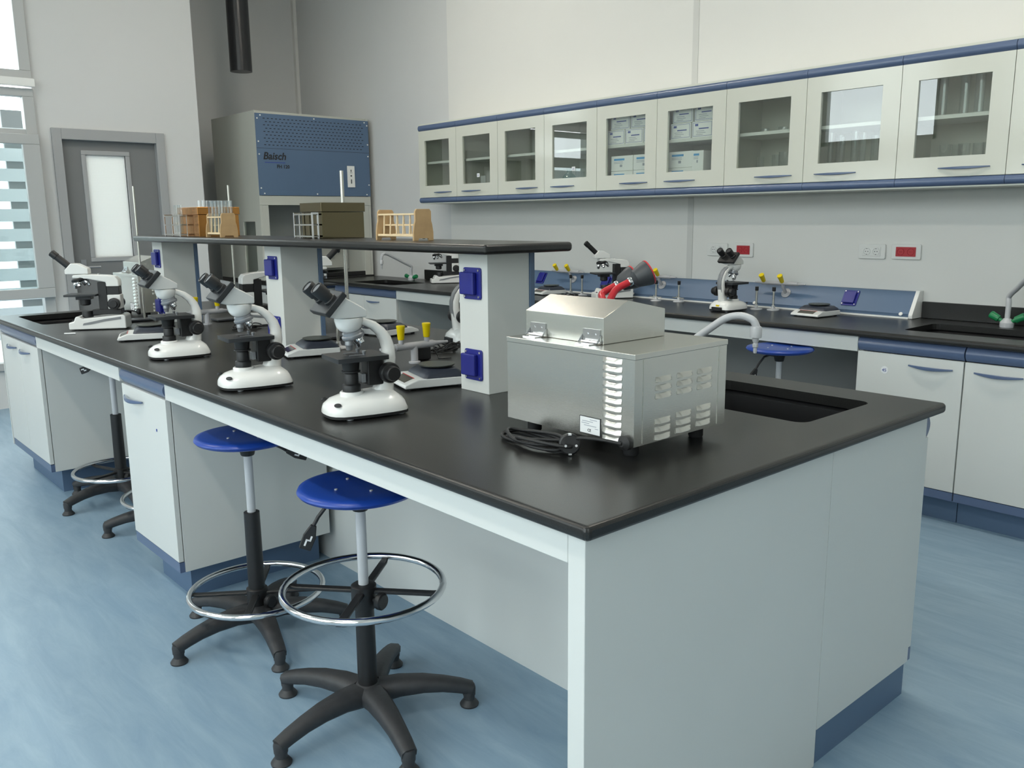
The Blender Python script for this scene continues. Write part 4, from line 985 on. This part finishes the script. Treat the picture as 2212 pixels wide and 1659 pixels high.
for i in range(3): test_tube('clear glass test tube in the metal rack at the far end of the shelf', (.565, 3.225 + .03 * i, ZS + .011), .135, .010, 'glass tubes in the metal rack')
for i in range(9):
    o = obj('glass_dish', MB().lathe([(0, 0), (.012, 0), (.012, .030), (.0105, .030)], n=16, cap=False), 'glassware', loc=(.62 + .0185 * i, 3.12, ZS + .1385)); tag(o, 'small clear glass dish in a row on the copper-tinted steel box', 'glass dish', 'glass dishes on the copper-tinted box')

# ================================================================== SMALL THINGS ON THE BENCH
o = obj('glass_rod', MB().tube([(0, 0, .004), (.045, -.022, .004)], .0038, 10), 'paper_white', loc=(.075, 3.53, ZT)); tag(o, 'short white rod lying on the island near the far sink', 'rod')
ad = thing('power_adapter', 'black power adapter lying behind the grey gas tap', 'power adapter', (.865, 1.70, ZT))
obj('adapter_body', MB().box(-.03, .03, -.025, .025, .001, .05), 'black_plastic', ad, bevel=.005)
obj('adapter_lead', MB().tube([tuple(p) for p in spline([(.03, 0, .03), (.06, .0, .03), (.065, -.02, .008), (.05, -.05, .004), (.09, -.07, .004)])], .0025, 8), 'black_rubber', ad)
def tangle(label, loc, s, seed, n=34):
    rnd = random.Random(seed); pts = [(0, 0, .004)]
    for k in range(n):
        a = k * 2 * PI / 9; g = rnd.uniform(.6, 1.1)
        pts.append((s * g * math.cos(a), s * .6 * g * math.sin(a), .004 + .05 * s / .1 * rnd.random() * (k / n)))
    pts.append((s * 1.9, -s * .3, .004)); pts.append((s * 2.3, -s * 1.0, .004))
    o = obj('power_cable', MB().tube([tuple(Vector((p.x, p.y, max(p.z, .0035)))) for p in spline(pts, 4)], .003, 7), 'black_rubber', loc=loc, smooth=70)
    tag(o, label, 'cable', 'loose cables on the benches')
tangle('black cable coiled beside the far steel water bath', (.32, 3.95, ZT), .065, 3)
tangle('tangled black cable on the island between the middle and farthest columns', (.80, 3.10, ZT), .075, 4)
tangle('tangled black cable behind the balance at the nearest shelf column', (1.05, 1.80, ZT), .075, 5, 44)
tangle('black cable looped behind the balance at the middle column', (.66, 2.235, ZT), .022, 6, 14)
tangle('black cable on the wall bench before the monocular microscope', (3.30, 3.30, WZ), .06, 8)

# ================================================================== INSIDE THE WALL CABINETS
ZF, ZM = UZ0 + .0146, UZ0 + .3366
def carton(label, x, y, z, w_, d, h, style, group):
    t = thing('carton', label, 'box', (x, y, z), 0, group)
    obj('carton_body', MB().box(0, d, -w_ / 2, w_ / 2, 0, h), 'paper_white', t, bevel=.002)
    m = MB()
    if style == 0:
        e = .007
        for a, b_, c, d_ in ((-w_ / 2 + e, w_ / 2 - e, e, e + .002), (-w_ / 2 + e, w_ / 2 - e, h - e - .002, h - e), (-w_ / 2 + e, -w_ / 2 + e + .002, e, h - e), (w_ / 2 - e - .002, w_ / 2 - e, e, h - e)):
            m.box(-.0006, -.0001, a, b_, c, d_)
        m.box(-.0006, -.0001, w_ / 2 - .045, w_ / 2 - .022, h - .027, h - .014)
        m.box(-.0006, -.0001, -w_ / 2 + .030, w_ / 2 - .050, h - .046, h - .039)
        m.mat(1)
        for k, (a, b_) in enumerate(((.05, .09), (.055, .10), (.05, .08))): m.box(-.0006, -.0001, w_ / 2 - b_, w_ / 2 - a + .02, h - .058 - .0105 * k, h - .055 - .0105 * k)
        obj('printed_label', m, ['print_blue', 'print_grey'], t)
    else:
        m.box(-.0006, -.0001, -w_ * .12, w_ * .36, h - .030, h - .017).mat(1)
        for k in range(2): m.box(-.0006, -.0001, -w_ * .05, w_ * .36, h - .040 - .009 * k, h - .037 - .009 * k)
        m.box(-.0006, -.0001, -w_ * .02, w_ * .09, h - .072, h - .056)
        obj('printed_label', m, ['print_cyan', 'print_grey'], t)
G5, G6 = 'white cartons in the wall cabinets', 'white cartons in the wall cabinets'
c5 = (US[4] + US[5]) / 2; c6 = (US[5] + US[6]) / 2
X0 = UX + .045
pos = [('upper left', .088, .0955), ('upper right', -.085, .0955), ('lower left', .125, 0), ('lower middle', -.032, 0), ('lower right', -.186, 0)]
for nm, dy, dz in pos: carton('white blue-lettered carton, %s on the upper shelf of the fifth wall cabinet' % nm, X0, c5 + dy, ZM + dz, .150 if dz == 0 else .164, .2, .094, 0, G5)
for nm, dy, dz in [('upper left', .092, .0955), ('upper right', -.075, .0955), ('lower left', .105, 0), ('lower right', -.058, 0)]:
    carton('white blue-lettered carton, %s on the upper shelf of the sixth wall cabinet' % nm, X0, c6 + dy, ZM + dz, .152, .2, .094, 0, G6)
for nm, dy, dz, h in [('upper left', .07, .151, .098), ('upper right', -.125, .151, .098), ('lower left', .07, 0, .150), ('lower right', -.125, 0, .150)]:
    carton('white carton with cyan strip, %s at the bottom of the fifth wall cabinet' % nm, X0, c5 + dy, ZF + dz, .19, .2, h, 1, G5)
carton('white carton with cyan strip, upper left at the bottom of the sixth wall cabinet', X0 + .02, c6 + .115, ZF + .151, .19, .2, .098, 1, G6)
carton('white carton with cyan strip, lower left at the bottom of the sixth wall cabinet', X0 + .02, c6 + .115, ZF, .19, .2, .150, 1, G6)
carton('narrow white carton with cyan edge standing at the bottom of the sixth wall cabinet', X0, c6 - .03, ZF, .085, .1, .245, 1, G6)
def beaker(name, label, cat, x, y, z, r, h, group, mt='glassware'):
    o = obj(name, MB().lathe([(0, .001), (r * .92, .001), (r, .006), (r, h - .003), (r * 1.07, h), (r * .98, h), (r * .95, .008)], n=24, cap=False), mt, loc=(x, y, z), smooth=60); tag(o, label, cat, group)
def cyc(i): return (US[i] + US[i + 1]) / 2
for k, dy in enumerate((.08, -.01, -.08, -.15)):
    beaker('beaker', 'small clear beaker, %s from left at the bottom of the seventh wall cabinet' % ORD[k], 'beaker', 3.47 + .02 * (k % 2), cyc(6) + dy, ZF, .022 if k != 2 else .034, .185 + .01 * (k % 3), 'glassware in the wall cabinets')
for k, dy in enumerate((.06, -.06, -.14)):
    beaker('beaker', 'low clear dish, %s from left on the middle shelf of the seventh wall cabinet' % ORD[k], 'dish', 3.47, cyc(6) + dy, ZM, .025, .022, 'glassware in the wall cabinets')
for k, dy in enumerate((.15, .115, .085, .03, -.03, -.08, -.13)):
    beaker('measuring_cylinder', 'tall clear cylinder, %s from left at the bottom of the eighth wall cabinet' % ORD[k], 'measuring cylinder', 3.46 + .03 * (k % 2), cyc(7) + dy, ZF, .015 + .004 * (k % 2), .29 - .015 * (k % 3), 'glassware in the wall cabinets')
for k, dy in enumerate((.09, .0, -.08, -.16)):
    beaker('measuring_cylinder', 'tall clear cylinder, %s from left on the upper shelf of the ninth wall cabinet' % ORD[k], 'measuring cylinder', 3.46 + .03 * (k % 2), cyc(8) + dy, ZM, .021, .20 - .01 * (k % 2), 'glassware in the wall cabinets')
for k, dy in enumerate((.06, .015, -.03, -.085, -.14)):
    beaker('beaker', 'clear beaker, %s from left at the bottom of the ninth wall cabinet' % ORD[k], 'beaker', 3.46 + .03 * (k % 2), cyc(8) + dy, ZF, .026, .185, 'glassware in the wall cabinets')
fx_ = 3.48
o = obj('round_flask', MB().lathe([(0, 0), (.03, .004), (.055, .03), (.062, .06), (.05, .095), (.02, .12), (.015, .135), (.015, .20), (.019, .203)], n=32, cap=False), 'glassware', loc=(fx_, cyc(3) - .10, ZF + .001), smooth=70); tag(o, 'round clear flask at the bottom right of the fourth wall cabinet', 'flask', 'glassware in the wall cabinets')
o = obj('round_bottle', MB().lathe([(0, 0), (.05, .002), (.055, .02), (.055, .12), (.04, .15), (.018, .165), (.018, .19)], n=32, cap=False), 'glass_green', loc=(fx_, cyc(3) + .11, ZF), smooth=60); tag(o, 'green glass bottle at the bottom left of the fourth wall cabinet', 'bottle', 'glassware in the wall cabinets')
beaker('beaker', 'wide clear beaker between green bottle and flask in the fourth wall cabinet', 'beaker', fx_, cyc(3) + .005, ZF, .032, .17, 'glassware in the wall cabinets')
for k, nm in enumerate(('lowest', 'middle', 'topmost')):
    o = obj('steel_tin', MB().lathe([(0, 0), (.034, 0), (.035, .003), (.035, .056), (.032, .06), (0, .06)], n=28), 'chrome', loc=(3.46, cyc(2) - .115, ZF + .0605 * k)); tag(o, 'round steel tin, %s of the stack in the third wall cabinet' % nm, 'tin', 'steel tins stacked in the third cabinet')
o = obj('white_card', MB().box(-.003, 0, -.03, .03, 0, .19), 'paper_white', loc=(3.55, cyc(1) + .135, ZF)); tag(o, 'white card leaning at the bottom left of the second wall cabinet', 'card')

# ================================================================== CAMERA
yaw, pitch, roll = math.radians(41.416), math.radians(10.901), math.radians(-.553)
fwd = Vector((math.sin(yaw) * math.cos(pitch), math.cos(yaw) * math.cos(pitch), -math.sin(pitch)))
rgt = Vector((math.cos(yaw), -math.sin(yaw), 0)); upv = rgt.cross(fwd)
r2 = rgt * math.cos(roll) + upv * math.sin(roll); u2 = -rgt * math.sin(roll) + upv * math.cos(roll)
cam = bpy.data.cameras.new('camera'); cam.sensor_width = 36; cam.lens = 1861.7 / 2212 * 36; cam.clip_start = .05; cam.clip_end = 200
co = bpy.data.objects.new('camera', cam); COL.objects.link(co)
co.matrix_world = Matrix(((r2.x, u2.x, -fwd.x, -1.037), (r2.y, u2.y, -fwd.y, -.981), (r2.z, u2.z, -fwd.z, 1.430), (0, 0, 0, 1)))
SC.camera = co

# ================================================================== DAYLIGHT
wd = bpy.data.worlds.new('overcast_sky'); SC.world = wd; wd.use_nodes = True
nt = wd.node_tree; bg = nt.nodes['Background']
tc = nt.nodes.new('ShaderNodeTexCoord'); sx = nt.nodes.new('ShaderNodeSeparateXYZ'); cr = nt.nodes.new('ShaderNodeValToRGB')
nt.links.new(tc.outputs['Generated'], sx.inputs[0])
mr = nt.nodes.new('ShaderNodeMapRange'); mr.inputs['From Min'].default_value = -1; mr.inputs['From Max'].default_value = 1
nt.links.new(sx.outputs['Z'], mr.inputs['Value']); nt.links.new(mr.outputs['Result'], cr.inputs['Fac'])
el = cr.color_ramp.elements
el[0].position = .48; el[0].color = (.16, .18, .15, 1)
el[1].position = .52; el[1].color = (.955, .985, 1.0, 1)
nt.links.new(cr.outputs['Color'], bg.inputs['Color']); bg.inputs['Strength'].default_value = 3.7
def portal(name, x0, x1, y0, y1, z0, z1, axis, energy=None):
    L = bpy.data.lights.new(name, 'AREA'); L.shape = 'RECTANGLE'
    o = bpy.data.objects.new(name, L); COL.objects.link(o)
    if axis == 'x':
        L.size = y1 - y0; L.size_y = z1 - z0; o.matrix_world = Matrix(((0, 0, -1, x0), (-1, 0, 0, (y0 + y1) / 2), (0, 1, 0, (z0 + z1) / 2), (0, 0, 0, 1)))
    else:
        L.size = x1 - x0; L.size_y = z1 - z0; o.matrix_world = Matrix(((1, 0, 0, (x0 + x1) / 2), (0, 0, 1, y0), (0, -1, 0, (z0 + z1) / 2), (0, 0, 0, 1)))
    L.cycles.is_portal = True
for (a, b_) in WIN:
    portal('window_portal', XL - .21, 0, a, b_, ZS0, ZS1, 'x'); portal('window_portal', XL - .21, 0, a, b_, ZT0, ZT1, 'x')
portal('window_portal', -.25, .79, YD + .05, 0, .3, 3.97, 'y')
SC.cycles.use_denoising = True
SC.cycles.max_bounces = 10; SC.cycles.diffuse_bounces = 5; SC.cycles.glossy_bounces = 5; SC.cycles.transparent_max_bounces = 16
SC.cycles.sample_clamp_indirect = 8
vs = SC.view_settings; vs.view_transform = 'Standard'; vs.look = 'None'; vs.gamma = 1.0; vs.exposure = 0.60; vs.use_curve_mapping = False
